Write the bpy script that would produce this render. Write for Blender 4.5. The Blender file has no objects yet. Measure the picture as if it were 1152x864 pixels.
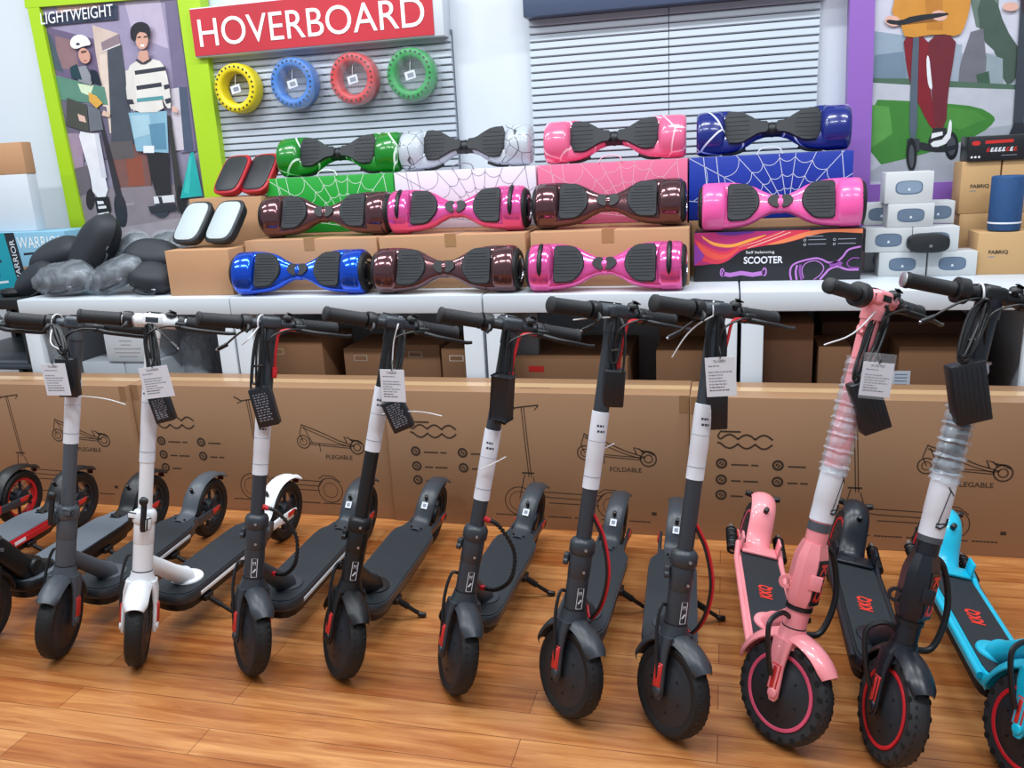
import bpy, bmesh, math, random
from mathutils import Matrix, Vector
random.seed(7)
SC = bpy.context.scene
COL = SC.collection
pi = math.pi
def rad(a): return a * pi / 180

# ------------------------------------------------------------------ camera
FPX, CX, CY, HC = 945.0, 576.0, 432.0, 1.30
_p, _r, _y = rad(14.9), rad(-2.95), rad(-14.6)
_R = Matrix(((math.cos(_r), -math.sin(_r), 0), (math.sin(_r), math.cos(_r), 0), (0, 0, 1)))
_down = _R @ Vector((0, math.cos(_p), math.sin(_p)))
_X = _R @ (math.cos(_y) * Vector((1, 0, 0)) + math.sin(_y) * Vector((0, -math.sin(_p), math.cos(_p))))
_Z = -_down
_Y = _Z.cross(_X)
MW = Matrix((_X, _Y, _Z))            # image frame (right, down, forward) -> world
cam_d = bpy.data.cameras.new('camera')
cam_d.sensor_width = 36
cam_d.lens = FPX / 1152 * 36
cam_d.clip_start = .05
cam = bpy.data.objects.new('camera', cam_d)
COL.objects.link(cam)
cr, cu, cb = MW @ Vector((1, 0, 0)), MW @ Vector((0, -1, 0)), MW @ Vector((0, 0, -1))
m4 = Matrix.Identity(4)
for i in range(3):
    m4[i][0], m4[i][1], m4[i][2] = cr[i], cu[i], cb[i]
m4[2][3] = HC
cam.matrix_world = m4
SC.camera = cam
def at(x, y, Y):
    """point of the plane at depth Y that is seen at photo position x, y"""
    d = MW @ Vector(((x - CX) / FPX, (y - CY) / FPX, 1))
    return Vector((0, 0, HC)) + d * (Y / d.y)
def onz(x, y, z):
    d = MW @ Vector(((x - CX) / FPX, (y - CY) / FPX, 1))
    return Vector((0, 0, HC)) + d * ((z - HC) / d.z)

# ------------------------------------------------------------------ light
SC.view_settings.view_transform = 'Standard'
SC.view_settings.look = 'None'
SC.view_settings.gamma = 1
SC.view_settings.use_curve_mapping = False
SC.view_settings.exposure = -0.12
W = bpy.data.worlds.new('shop_world'); SC.world = W; W.use_nodes = True
W.node_tree.nodes['Background'].inputs[0].default_value = (.78, .88, 1, 1)
W.node_tree.nodes['Background'].inputs[1].default_value = .46
for ix, lx in enumerate((-3.6, -2.0, -.4, 1.2)):
    for iy, ly in enumerate((1.0, 2.45)):
        ld = bpy.data.lights.new('ceiling_lamp', 'AREA')
        ld.shape = 'RECTANGLE'; ld.size = 1.1; ld.size_y = .16
        ld.energy = 32; ld.color = (.93, .97, 1)
        lo = bpy.data.objects.new('ceiling_lamp', ld)
        lo.location = (lx, ly, 3.1)
        COL.objects.link(lo)

# ------------------------------------------------------------------ materials
def lin(c):
    c = c.lstrip('#'); o = []
    for i in (0, 2, 4):
        v = int(c[i:i + 2], 16) / 255
        o.append(v / 12.92 if v <= .04045 else ((v + .055) / 1.055) ** 2.4)
    return (*o, 1)
MATS = {}
def mat(name, col, rough=.5, metal=0, var=0, vscale=8, bump=0, bscale=200, alpha=None, coat=0, spec=.5):
    if name in MATS: return MATS[name]
    m = bpy.data.materials.new(name); m.use_nodes = True
    nt = m.node_tree; b = nt.nodes['Principled BSDF']
    c = lin(col)
    b.inputs['Base Color'].default_value = c
    b.inputs['Roughness'].default_value = rough
    b.inputs['Metallic'].default_value = metal
    b.inputs['Specular IOR Level'].default_value = spec
    b.inputs['Coat Weight'].default_value = coat
    tc = nt.nodes.new('ShaderNodeTexCoord')
    if var:
        n = nt.nodes.new('ShaderNodeTexNoise'); n.inputs['Scale'].default_value = vscale; n.inputs['Detail'].default_value = 5
        nt.links.new(tc.outputs['Object'], n.inputs['Vector'])
        mx = nt.nodes.new('ShaderNodeMix'); mx.data_type = 'RGBA'
        mx.inputs['A'].default_value = tuple(v * (1 - var) for v in c[:3]) + (1,)
        mx.inputs['B'].default_value = tuple(min(1, v * (1 + var)) for v in c[:3]) + (1,)
        nt.links.new(n.outputs['Fac'], mx.inputs['Factor'])
        nt.links.new(mx.outputs['Result'], b.inputs['Base Color'])
    if bump:
        n2 = nt.nodes.new('ShaderNodeTexNoise'); n2.inputs['Scale'].default_value = bscale; n2.inputs['Detail'].default_value = 3
        nt.links.new(tc.outputs['Object'], n2.inputs['Vector'])
        bp = nt.nodes.new('ShaderNodeBump'); bp.inputs['Strength'].default_value = bump; bp.inputs['Distance'].default_value = .003
        nt.links.new(n2.outputs['Fac'], bp.inputs['Height'])
        nt.links.new(bp.outputs['Normal'], b.inputs['Normal'])
    if alpha is not None:
        b.inputs['Alpha'].default_value = alpha
    MATS[name] = m
    return m
def mat_web(name, base, line, rough=.25, scale=9, width=.035):
    m = mat(name, base, rough, coat=.6)
    nt = m.node_tree; b = nt.nodes['Principled BSDF']
    tc = nt.nodes.new('ShaderNodeTexCoord')
    v = nt.nodes.new('ShaderNodeTexVoronoi'); v.feature = 'DISTANCE_TO_EDGE'; v.inputs['Scale'].default_value = scale
    nt.links.new(tc.outputs['Object'], v.inputs['Vector'])
    lt = nt.nodes.new('ShaderNodeMath'); lt.operation = 'LESS_THAN'; lt.inputs[1].default_value = width
    nt.links.new(v.outputs['Distance'], lt.inputs[0])
    mx = nt.nodes.new('ShaderNodeMix'); mx.data_type = 'RGBA'
    mx.inputs['A'].default_value = lin(base); mx.inputs['B'].default_value = lin(line)
    nt.links.new(lt.outputs[0], mx.inputs['Factor']); nt.links.new(mx.outputs['Result'], b.inputs['Base Color'])
    return m
def mat_film(name, clear=.55):
    m = bpy.data.materials.new(name); m.use_nodes = True
    nt = m.node_tree; nt.nodes.clear()
    o = nt.nodes.new('ShaderNodeOutputMaterial'); mx = nt.nodes.new('ShaderNodeMixShader')
    t = nt.nodes.new('ShaderNodeBsdfTransparent'); g = nt.nodes.new('ShaderNodeBsdfPrincipled')
    g.inputs['Base Color'].default_value = (.55, .61, .68, 1); g.inputs['Roughness'].default_value = .18
    tc = nt.nodes.new('ShaderNodeTexCoord')
    n = nt.nodes.new('ShaderNodeTexNoise'); n.inputs['Scale'].default_value = 12; n.inputs['Detail'].default_value = 2.5; n.inputs['Distortion'].default_value = 1.0
    nt.links.new(tc.outputs['Object'], n.inputs['Vector'])
    bp = nt.nodes.new('ShaderNodeBump'); bp.inputs['Strength'].default_value = .9; bp.inputs['Distance'].default_value = .010
    nt.links.new(n.outputs['Fac'], bp.inputs['Height']); nt.links.new(bp.outputs['Normal'], g.inputs['Normal'])
    r = nt.nodes.new('ShaderNodeMapRange'); r.inputs['From Min'].default_value = .3; r.inputs['From Max'].default_value = .75
    r.inputs['To Min'].default_value = (1 - clear) * .35; r.inputs['To Max'].default_value = min(1, (1 - clear) * 1.6)
    nt.links.new(n.outputs['Fac'], r.inputs['Value'])
    nt.links.new(r.outputs['Result'], mx.inputs[0]); nt.links.new(t.outputs[0], mx.inputs[1]); nt.links.new(g.outputs[0], mx.inputs[2])
    nt.links.new(mx.outputs[0], o.inputs[0])
    MATS[name] = m
    return m
def mat_floor():
    m = bpy.data.materials.new('laminate_floor'); m.use_nodes = True
    nt = m.node_tree; b = nt.nodes['Principled BSDF']; L = nt.links
    tc = nt.nodes.new('ShaderNodeTexCoord')
    br = nt.nodes.new('ShaderNodeTexBrick'); br.offset = .37
    br.inputs['Scale'].default_value = 1; br.inputs['Brick Width'].default_value = 1.2; br.inputs['Row Height'].default_value = .095
    br.inputs['Mortar Size'].default_value = .0012; br.inputs['Mortar Smooth'].default_value = .3
    br.inputs['Color1'].default_value = lin('#cb9058'); br.inputs['Color2'].default_value = lin('#b3713b'); br.inputs['Mortar'].default_value = lin('#7c4820')
    L.new(tc.outputs['Object'], br.inputs['Vector'])
    mp = nt.nodes.new('ShaderNodeMapping'); mp.inputs['Scale'].default_value = (1.3, 16, 1)
    L.new(tc.outputs['Object'], mp.inputs['Vector'])
    n = nt.nodes.new('ShaderNodeTexNoise'); n.inputs['Scale'].default_value = 2.2; n.inputs['Detail'].default_value = 8; n.inputs['Roughness'].default_value = .62; n.inputs['Distortion'].default_value = .8
    L.new(mp.outputs[0], n.inputs['Vector'])
    cr_ = nt.nodes.new('ShaderNodeValToRGB')
    cr_.color_ramp.elements[0].position = .32; cr_.color_ramp.elements[0].color = lin('#b98a62')
    cr_.color_ramp.elements[1].position = .66; cr_.color_ramp.elements[1].color = lin('#ffffff')
    L.new(n.outputs['Fac'], cr_.inputs[0])
    mx = nt.nodes.new('ShaderNodeMix'); mx.data_type = 'RGBA'; mx.blend_type = 'MULTIPLY'; mx.inputs['Factor'].default_value = .85
    L.new(br.outputs['Color'], mx.inputs['A']); L.new(cr_.outputs[0], mx.inputs['B'])
    L.new(mx.outputs['Result'], b.inputs['Base Color'])
    b.inputs['Roughness'].default_value = .3
    bp = nt.nodes.new('ShaderNodeBump'); bp.inputs['Strength'].default_value = .15; bp.inputs['Distance'].default_value = .002
    L.new(n.outputs['Fac'], bp.inputs['Height']); L.new(bp.outputs['Normal'], b.inputs['Normal'])
    return m

BLACK = mat('black_plastic', '#121417', .42, bump=.15)
RUBBER = mat('black_rubber', '#0e0f12', .62, bump=.3, bscale=120)
GRIP = mat('grip_rubber', '#17191d', .6, bump=.5, bscale=400)
DGREY = mat('dark_grey_paint', '#32373e', .38)
SLATE = mat('slate_grey_paint', '#4a5058', .4)
NAVYBLK = mat('blue_black_paint', '#171b24', .32)
WHITEP = mat('white_paint', '#e9ecf0', .35)
PINKP = mat('pink_paint', '#f2929a', .32, coat=.3)
CYANP = mat('cyan_paint', '#12b7d8', .28, coat=.3)
REDP = mat('red_paint', '#c4202a', .35)
REDREF = mat('red_reflector', '#c8302c', .3)
MATT = mat('deck_mat', '#1d242b', .7, bump=.5, bscale=300)
GREYMAT = mat('grey_deck_mat', '#5d646e', .75, bump=.5, bscale=300)
SILVER = mat('silver_metal', '#b8bcc2', .3, metal=.9)
HUBM = mat('hub_grey', '#2b2e34', .45, metal=.3)
PAPER = mat('white_paper', '#dfe4ee', .6)
INK = mat('ink', '#3a3d46', .7)
INKL = mat('pale_ink', '#868b98', .7)
PRINT = mat('carton_print', '#3a2a1e', .8)
KRAFT = mat('kraft_cardboard', '#b98d68', .75, var=.07, vscale=5, bump=.12, bscale=40)
KRAFT2 = mat('carton_cardboard', '#9c785a', .42, var=.05, vscale=3, bump=.12, bscale=30)
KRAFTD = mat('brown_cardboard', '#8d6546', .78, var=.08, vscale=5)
TAPEM = mat('packing_tape', '#a97f56', .3)
WHITET = mat('white_laminate', '#ccd4dc', .35)
WALLM = mat('wall_white', '#d6dee6', .7, var=.015, vscale=2)
TIEW = mat('white_nylon', '#dcdee2', .4)
CHARG = mat('charger_plastic', '#1a1c22', .38)
FILM = mat_film('clear_film', .45)
FILMH = mat_film('shrink_wrap', .55)
FILMT = mat_film('thin_film', .86)
FILMB = mat_film('bag_film', .74)
FILMC = mat('clear_holder', '#dfe6ee', .15, alpha=.12)
BAGM = mat('bag_fabric', '#1b2129', .6, bump=.3, bscale=300)
CHROME = mat('chrome', '#c9cdd4', .15, metal=1)

# ------------------------------------------------------------------ mesh builder
def frame(o, x, y, z):
    m = Matrix.Identity(4)
    for i in range(3):
        m[i][0], m[i][1], m[i][2], m[i][3] = x[i], y[i], z[i], o[i]
    return m
class MB:
    def __init__(s, T=None):
        s.bm = bmesh.new(); s.T = T or Matrix.Identity(4); s.mats = []
    def mi(s, m):
        if m not in s.mats: s.mats.append(m)
        return s.mats.index(m)
    def face(s, vs, m):
        try:
            f = s.bm.faces.new(vs); f.material_index = s.mi(m); return f
        except ValueError: return None
    def v(s, p): return s.bm.verts.new(s.T @ Vector(p))
    def poly(s, pts, m): return s.face([s.v(p) for p in pts], m)
    def box(s, c, d, m, bev=0, R=None, seg=2):
        r = bmesh.ops.create_cube(s.bm, size=1)
        vs = r['verts']
        M = Matrix.Translation(Vector(c)) @ (R.to_4x4() if R else Matrix.Identity(4)) @ Matrix.Diagonal((d[0], d[1], d[2], 1))
        for v in vs: v.co = s.T @ (M @ v.co)
        k = s.mi(m)
        fs = {f for v in vs for f in v.link_faces}
        for f in fs: f.material_index = k
        if bev:
            es = list({e for v in vs for e in v.link_edges})
            bmesh.ops.bevel(s.bm, geom=es, offset=bev, segments=seg, profile=.5, affect='EDGES', clamp_overlap=True)
    def loft(s, rings, m, caps=True, closed=False):
        R = [[s.v(p) for p in r] for r in rings]
        n = len(R[0]); k = len(R)
        for i in range(k if closed else k - 1):
            a, b = R[i], R[(i + 1) % k]
            for j in range(n):
                s.face([a[j], a[(j + 1) % n], b[(j + 1) % n], b[j]], m)
        if caps and not closed:
            s.face(R[0][::-1], m); s.face(R[-1], m)
    def cyl(s, p0, p1, r0, m, r1=None, n=16, bev=0):
        p0, p1 = Vector(p0), Vector(p1); r1 = r0 if r1 is None else r1
        d = (p1 - p0); L = d.length; d.normalize()
        u = d.orthogonal().normalized(); w = d.cross(u)
        pr = [(0, r0), (L, r1)] if not bev else [(0, r0 - bev), (bev * .4, r0 - bev * .25), (bev, r0), (L - bev, r1), (L - bev * .4, r1 - bev * .25), (L, r1 - bev)]
        s.loft([[p0 + d * h + (u * math.cos(2 * pi * j / n) + w * math.sin(2 * pi * j / n)) * r for j in range(n)] for h, r in pr], m)
    def lathe(s, prof, o, d, m, n=24, closed=False, caps=True):
        o, d = Vector(o), Vector(d).normalized()
        u = d.orthogonal().normalized(); w = d.cross(u)
        s.loft([[o + d * h + (u * math.cos(2 * pi * j / n) + w * math.sin(2 * pi * j / n)) * r for j in range(n)] for r, h in prof], m, caps=caps, closed=closed)
    def tube(s, pts, r, m, n=8, smooth=0, closed=False):
        P = [Vector(p) for p in pts]
        if smooth: P = spline(P, smooth, closed)
        k = len(P); rings = []; u = None
        for i in range(k):
            if closed: t = P[(i + 1) % k] - P[i - 1]
            else: t = P[min(i + 1, k - 1)] - P[max(i - 1, 0)]
            t.normalize()
            if u is None: u = t.orthogonal().normalized()
            u = (u - t * u.dot(t))
            u = u.normalized() if u.length > 1e-6 else t.orthogonal().normalized()
            w = t.cross(u)
            rr = r(i / (k - 1)) if callable(r) else r
            rings.append([P[i] + (u * math.cos(2 * pi * j / n) + w * math.sin(2 * pi * j / n)) * rr for j in range(n)])
        s.loft(rings, m, closed=closed)
    def prism(s, pts, m, h0, h1, T=None, top=None, inset=0):
        """2-D outline extruded along local z between h0 and h1"""
        T = T or Matrix.Identity(4)
        n = len(pts)
        cx = sum(p[0] for p in pts) / n; cy = sum(p[1] for p in pts) / n
        def ring(h, k): return [T @ Vector((cx + (p[0] - cx) * k, cy + (p[1] - cy) * k, h)) for p in pts]
        rings = [ring(h0, 1), ring(h1, 1)] if not inset else [ring(h0, 1 - inset), ring(h0 + (h1 - h0) * .25, 1), ring(h0 + (h1 - h0) * .75, 1), ring(h1, 1 - inset)]
        R = [[s.v(p) for p in r] for r in rings]
        for i in range(len(R) - 1):
            for j in range(n): s.face([R[i][j], R[i][(j + 1) % n], R[i + 1][(j + 1) % n], R[i + 1][j]], m)
        s.face(R[0][::-1], m); s.face(R[-1], top or m)
    def ribbon(s, pts, w, T, m, closed=False):
        P = [Vector((p[0], p[1])) for p in pts]
        if closed: P.append(P[0])
        a = []
        for i, p in enumerate(P):
            t = (P[min(i + 1, len(P) - 1)] - P[max(i - 1, 0)])
            if t.length < 1e-9: t = Vector((1, 0))
            t.normalize(); nn = Vector((-t.y, t.x)) * w / 2
            a.append((s.v(T @ Vector((p.x + nn.x, p.y + nn.y, 0))), s.v(T @ Vector((p.x - nn.x, p.y - nn.y, 0)))))
        for i in range(len(a) - 1):
            s.face([a[i][0], a[i][1], a[i + 1][1], a[i + 1][0]], m)
    def text(s, txt, w, h, T, m, extr=0, bold=0):
        """lettering fitted to a w x h rectangle whose lower left corner is the origin of T"""
        cu_ = bpy.data.curves.new('lettering', 'FONT'); cu_.body = txt; cu_.extrude = extr; cu_.offset = bold
        cu_.resolution_u = 5
        ob = bpy.data.objects.new('lettering', cu_); me = bpy.data.meshes.new_from_object(ob)
        bpy.data.objects.remove(ob); bpy.data.curves.remove(cu_)
        if not me.vertices: return
        xs = [v.co.x for v in me.vertices]; ys = [v.co.y for v in me.vertices]
        x0, x1, y0, y1 = min(xs), max(xs), min(ys), max(ys)
        M = s.T @ T @ Matrix.Diagonal((w / (x1 - x0), h / (y1 - y0), 1, 1)) @ Matrix.Translation((-x0, -y0, 0))
        vs = [s.bm.verts.new(M @ v.co) for v in me.vertices]
        for p in me.polygons: s.face([vs[i] for i in p.vertices], m)
        bpy.data.meshes.remove(me)
    def build(s, name, parent=None, smooth=35, matrix=None):
        bmesh.ops.recalc_face_normals(s.bm, faces=s.bm.faces)
        me = bpy.data.meshes.new(name); s.bm.to_mesh(me); s.bm.free()
        for m in s.mats: me.materials.append(m)
        if smooth:
            for p in me.polygons: p.use_smooth = True
            me.set_sharp_from_angle(angle=rad(smooth))
        o = bpy.data.objects.new(name, me); COL.objects.link(o)
        if parent: o.parent = parent
        if matrix is not None: o.matrix_local = matrix
        return o
def spline(P, k=6, closed=False):
    out = []; n = len(P)
    for i in range(n if closed else n - 1):
        p0 = P[i - 1] if (i > 0 or closed) else P[0] * 2 - P[1]
        p1 = P[i]; p2 = P[(i + 1) % n]
        p3 = P[(i + 2) % n] if (closed or i + 2 < n) else P[-1] * 2 - P[-2]
        for j in range(k):
            t = j / k
            out.append(.5 * ((2 * p1) + (p2 - p0) * t + (2 * p0 - 5 * p1 + 4 * p2 - p3) * t * t + (3 * p1 - p0 - 3 * p2 + p3) * t ** 3))
    if not closed: out.append(P[-1])
    return out
def chaikin(P, it=2):
    for _ in range(it):
        Q = []
        for i in range(len(P)):
            a, b = P[i], P[(i + 1) % len(P)]
            Q += [(a[0] * .75 + b[0] * .25, a[1] * .75 + b[1] * .25), (a[0] * .25 + b[0] * .75, a[1] * .25 + b[1] * .75)]
        P = Q
    return P
def thing(name, label, cat, loc=(0, 0, 0), rot=(0, 0, 0), group=None):
    o = bpy.data.objects.new(name, None); o.empty_display_size = .05; COL.objects.link(o)
    o.location = loc; o.rotation_euler = rot
    return tag(o, label, cat, group)
def tag(o, label, cat, group=None):
    o['label'] = label; o['category'] = cat
    if group: o['group'] = group
    return o
def struct(o): o['kind'] = 'structure'; return o
def face_T(x, y, z):
    """plane facing the camera side (-Y): local x = +X, local y = +Z, local z = -Y"""
    return frame((x, y, z), (1, 0, 0), (0, 0, 1), (0, -1, 0))
def seT(n=20, e=4):
    return [(abs(math.cos(t)) ** (2 / e) * (1 if math.cos(t) >= 0 else -1), abs(math.sin(t)) ** (2 / e) * (1 if math.sin(t) >= 0 else -1)) for t in [2 * pi * i / n for i in range(n)]]

# ================================================================== setting
YW = 3.76
b = MB(); b.box((-.8, 1.2, -.05), (7.2, 5.2, .1), mat_floor()); struct(b.build('floor', smooth=0))
b = MB(); b.box((-.8, YW + .06, 1.55), (7.2, .12, 3.3), WALLM); struct(b.build('wall_back', smooth=0))

SLAT_D = mat('grey_slatwall', '#b4bcc8', .45); SLAT_L = mat('pale_slatwall', '#bcc7d1', .45); GROOVE = mat('slat_groove', '#6c7683', .7)
def slatwall(name, x0, x1, z0, z1, m, label, seam=None):
    b = MB(); pitch = .0305; y = YW - .03; n = int((z1 - z0) / pitch)
    b.box(((x0 + x1) / 2, y + .018, (z0 + z1) / 2), (x1 - x0, .022, z1 - z0), GROOVE)
    for i in range(n):
        z = z0 + i * pitch
        prof = [(y - .010, z + .003), (y - .014, z + .007), (y - .010, z + pitch - .001), (y + .009, z + pitch - .001), (y + .009, z + .003)]
        for xa, xb in (((x0, seam - .0015), (seam + .0015, x1)) if seam else ((x0, x1),)):
            b.loft([[(xa, p[0], p[1]) for p in prof], [(xb, p[0], p[1]) for p in prof]], m)
    o = b.build('slat_panel', smooth=0); tag(o, label, 'wall panel'); return o
slatwall('a', -2.37, -1.165, .95, 1.86, SLAT_D, 'grey horizontal slat panel on the wall below the red sign, behind the hanging tyres')
slatwall('b', -.815, .345, .95, 1.9, SLAT_L, 'pale slat panel on the wall behind the pink and dark blue web hoverboards', seam=-.235)

# ---- hoverboard sign
SIGNR = mat('sign_red', '#c23a44', .22, var=.25, vscale=1.6)
b = MB(); x0, x1, zs0, zs1 = -2.372, -1.17, 1.826, 2.036
b.box(((x0 + x1) / 2, 3.705, (zs0 + zs1) / 2), (x1 - x0, .1, zs1 - zs0), WHITET, bev=.003)
sg = b.build('wall_sign'); tag(sg, 'long red light box sign reading HOVERBOARD above the grey slat panel', 'sign')
b = MB(); b.box(((x0 + x1) / 2 - .02, 3.653, (zs0 + zs1) / 2), (x1 - x0 - .045, .006, zs1 - zs0 - .012), SIGNR)
b.build('sign_face', sg, smooth=0)
b = MB(); b.text('HOVERBOARD', 1.085, .118, face_T(-2.335, 3.6485, 1.868), mat('sign_white', '#f4f4f6', .4), extr=.001); b.build('lettering', sg, smooth=0)
b = MB(); b.box((-.22, 3.70, 1.945), (1.2, .12, .16), mat('sign_navy', '#43506a', .4), bev=.003)
tag(b.build('wall_sign'), 'dark blue grey sign edge above the pale slat panel', 'sign')

# ---- posters
_pm = {}
def pm(c, rough=.3):
    if c not in _pm: _pm[c] = mat('poster_' + c, '#' + c, rough, var=.16, vscale=16)
    return _pm[c]
def ell(cx, cy, rx, ry, n=16, rot=0):
    return [(cx + rx * math.cos(t) * math.cos(rot) - ry * math.sin(t) * math.sin(rot), cy + rx * math.cos(t) * math.sin(rot) + ry * math.sin(t) * math.cos(rot)) for t in [2 * pi * i / n for i in range(n)]]
def art(b, Y, items):
    for k, (c, pts) in enumerate(items):
        if 6 <= len(pts) < 16: pts = chaikin(pts, 1)
        b.poly([at(x, y, Y) - Vector((0, .0003 * (k + 1), 0)) for x, y in pts], pm(c))
def quad_panel(b, Y, q, th, m):
    f = [at(x, y, Y) for x, y in q]; bk = [p + Vector((0, th, 0)) for p in f]
    b.loft([f, bk], m)
LIME = mat('lime_frame', '#a9d11f', .4); PURP = mat('purple_frame', '#8f62b8', .4)
YP = 3.70
po = thing('framed_poster', 'tall lime framed poster of two people with kick scooters, reading LIGHTWEIGHT', 'poster', (0, 0, 0))
b = MB()
q = [(42, 8), (199, -4), (243, 300), (107, 300)]
quad_panel(b, YP, q, .03, pm('8f8aa0'))
art(b, YP, [
 ('9a90ac', [(42, 8), (199, -4), (215, 110), (60, 125)]),
 ('c8a79a', [(64, 7), (112, 1), (112, 13), (66, 19)]),
 ('b9adc4', [(140, 2), (180, -2), (190, 55), (150, 40)]),
 ('6d5f7c', [(44, 28), (106, 44), (118, 100), (62, 84)]),
 ('8d6f74', [(62, 40), (84, 46), (90, 80), (66, 76)]),
 ('4c5a66', [(45, 30), (58, 40), (72, 82), (58, 76)]),
 ('cdb9ae', [(104, 28), (134, 38), (140, 92), (120, 130), (108, 60)]),
 ('dccabd', [(112, 62), (120, 60), (128, 150), (118, 150)]),
 ('4a4f58', [(121, 56), (137, 50), (152, 165), (126, 160)]),
 ('8e7c84', [(114, 48), (134, 38), (136, 50), (116, 58)]),
 ('d9d2d6', [(116, 57), (136, 49), (136, 50.5), (116, 58.5)]),
 ('5d8a78', [(58, 84), (118, 98), (122, 118), (66, 112)]),
 ('cfe0c0', [(88, 94), (106, 96), (102, 108), (92, 104)]),
 ('6b6478', [(64, 112), (120, 120), (128, 178), (76, 182)]),
 ('a08aa0', [(72, 150), (92, 150), (96, 200), (82, 206)]),
 ('7b5652', [(121, 168), (166, 160), (172, 216), (130, 222)]),
 ('8f4f3e', [(142, 178), (160, 176), (164, 208), (146, 210)]),
 ('5f5a5c', [(124, 160), (150, 158), (152, 178), (126, 180)]),
 ('746a86', [(186, 0), (199, -4), (222, 170), (204, 172)]),
 ('c9c2cc', [(193, 100), (206, 98), (211, 168), (196, 170)]),
 ('4d586c', [(202, 98), (211, 98), (219, 172), (208, 170)]),
 ('8a8087', [(83, 214), (233, 206), (243, 300), (107, 300)]),
 ('9c949a', [(96, 262), (236, 240), (243, 300), (107, 300)]),
 ('6d666f', [(84, 190), (100, 186), (104, 216), (88, 222)]),
 ('a19aa0', [(139, 230), (152, 228), (152, 230), (139, 232)]),
 # label strip
 ('3b4358', [(46, 18), (133, 5), (134, 22), (49, 30)]),
 # girl with white helmet
 ('2c2f36', ell(137, 236, 7, 20, rot=-.15)),
 ('2e2a2e', ell(103, 224, 5, 12)),
 ('35333a', [(107, 112), (110, 112), (142, 232), (134, 232)]),
 ('8f9299', [(84, 76), (98, 74), (106, 90), (104, 96), (90, 92)]),
 ('1f2a36', [(103, 78), (110, 80), (116, 96), (104, 92)]),
 ('27424a', [(80, 76), (88, 72), (94, 90), (82, 88)]),
 ('d5a44c', [(101, 104), (110, 108), (117, 116), (110, 122), (102, 114)]),
 ('d8b7a4', [(118, 124), (126, 128), (124, 132), (116, 130)]),
 ('4a4c46', [(77, 110), (99, 118), (102, 149), (76, 141)]),
 ('6b7078', [(100, 118), (114, 124), (118, 146), (103, 148)]),
 ('d9b7a8', [(89, 128), (97, 131), (99, 138), (91, 136)]),
 ('e4e4ea', [(89, 147), (103, 150), (112, 150), (118, 190), (125, 221), (107, 222), (103, 195), (96, 172)]),
 ('cfd0da', [(108, 150), (113, 150), (122, 200), (116, 200)]),
 ('25252a', [(108, 222), (124, 221), (127, 236), (124, 241), (112, 243)]),
 ('e0e0e4', [(112, 240), (124, 238), (125, 242), (113, 244.5)]),
 ('e0e0e4', [(111, 226), (118, 226), (119, 229), (112, 230)]),
 ('e0e0e4', [(112, 232), (121, 231), (122, 234), (113, 235)]),
 ('cf9c8a', ell(97, 63, 6.5, 9, rot=-.3)),
 ('5b4038', [(93, 58), (99, 57), (100, 59), (94, 60.5)]),
 ('a8736a', [(96, 68), (100, 67.5), (100, 69), (97, 69.5)]),
 ('f0f2f6', [(81, 52), (82, 44), (88, 39.5), (96, 39.5), (102, 44), (105, 51), (97, 52), (87, 56)]),
 ('43464e', ell(90, 50, 2.3, 1.6)),
 # man with striped sweater
 ('39404a', ell(183, 236, 9, 8)),
 ('2d2c30', [(167, 172), (192, 172), (195, 224), (180, 226), (172, 200)]),
 ('3a3836', [(190, 130), (194, 130), (210, 236), (202, 238)]),
 ('26262a', ell(207, 226, 5, 18, rot=-.15)),
 ('dfe0e2', [(175, 221), (198, 219), (199, 227), (176, 229)]),
 ('34363c', [(180, 221), (184, 221), (186, 229), (182, 229)]),
 ('31343a', [(169, 232), (200, 229), (201, 236), (172, 240)]),
 ('88b3c8', [(147, 127), (190, 125), (192, 172), (156, 170)]),
 ('a4c6d4', [(150, 130), (170, 129), (174, 150), (153, 156)]),
 ('5e8ca6', [(170, 140), (188, 138), (190, 168), (174, 168)]),
 ('e6e9ee', [(164, 164), (176, 164), (176, 172), (164, 172)]),
 ('dedad4', [(146, 76), (158, 68), (164, 71), (172, 66), (186, 70), (192, 90), (196, 122), (190, 122), (184, 108), (188, 126), (152, 127), (144, 108)]),
 ('d8d4ce', [(144, 80), (152, 78), (156, 108), (154, 126), (146, 114)]),
 ('3a3b46', [(154, 80), (189, 75), (190, 79.5), (155, 84.5)]),
 ('3a3b46', [(156, 97), (184, 93), (185, 97.5), (157, 101.5)]),
 ('3a3b46', [(145, 112), (152, 112), (154, 117), (147, 118)]),
 ('55969c', [(157, 111), (186, 108), (187, 112), (157, 115)]),
 ('3a3b46', [(187, 96), (193, 95), (194, 99), (188, 101)]),
 ('3a3b46', [(188, 112), (195, 110), (196, 115), (190, 117)]),
 ('3d3a44', [(156, 66), (164, 71), (173, 65), (174, 68), (164, 74), (156, 69)]),
 ('c99a88', [(160, 58), (169, 57), (171, 67), (164, 71), (158, 66)]),
 ('d9b0a0', [(196, 120), (202, 121), (203, 127), (197, 126)]),
 ('d0a08e', ell(163, 46, 7, 10)),
 ('2b2a30', [(150, 42), (150, 32), (156, 26), (164, 25), (171, 29), (173, 38), (171, 47), (169, 38), (158, 36), (156, 48), (152, 46)]),
 ('f3ece8', [(161, 51), (166, 50.5), (165, 53), (162, 53)]),
 ('45302c', [(158, 42), (162, 41.5), (162, 43), (158, 43.5)]),
 ('45302c', [(165, 41.5), (169, 41), (169, 42.5), (165, 43)]),
 # teal cone
 ('27a7a4', [(217, 172), (221, 171), (231, 220), (206, 223), (208, 214)]),
 ('3cbcb6', [(216, 176), (219, 176), (216, 218), (210, 216)]),
])
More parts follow.
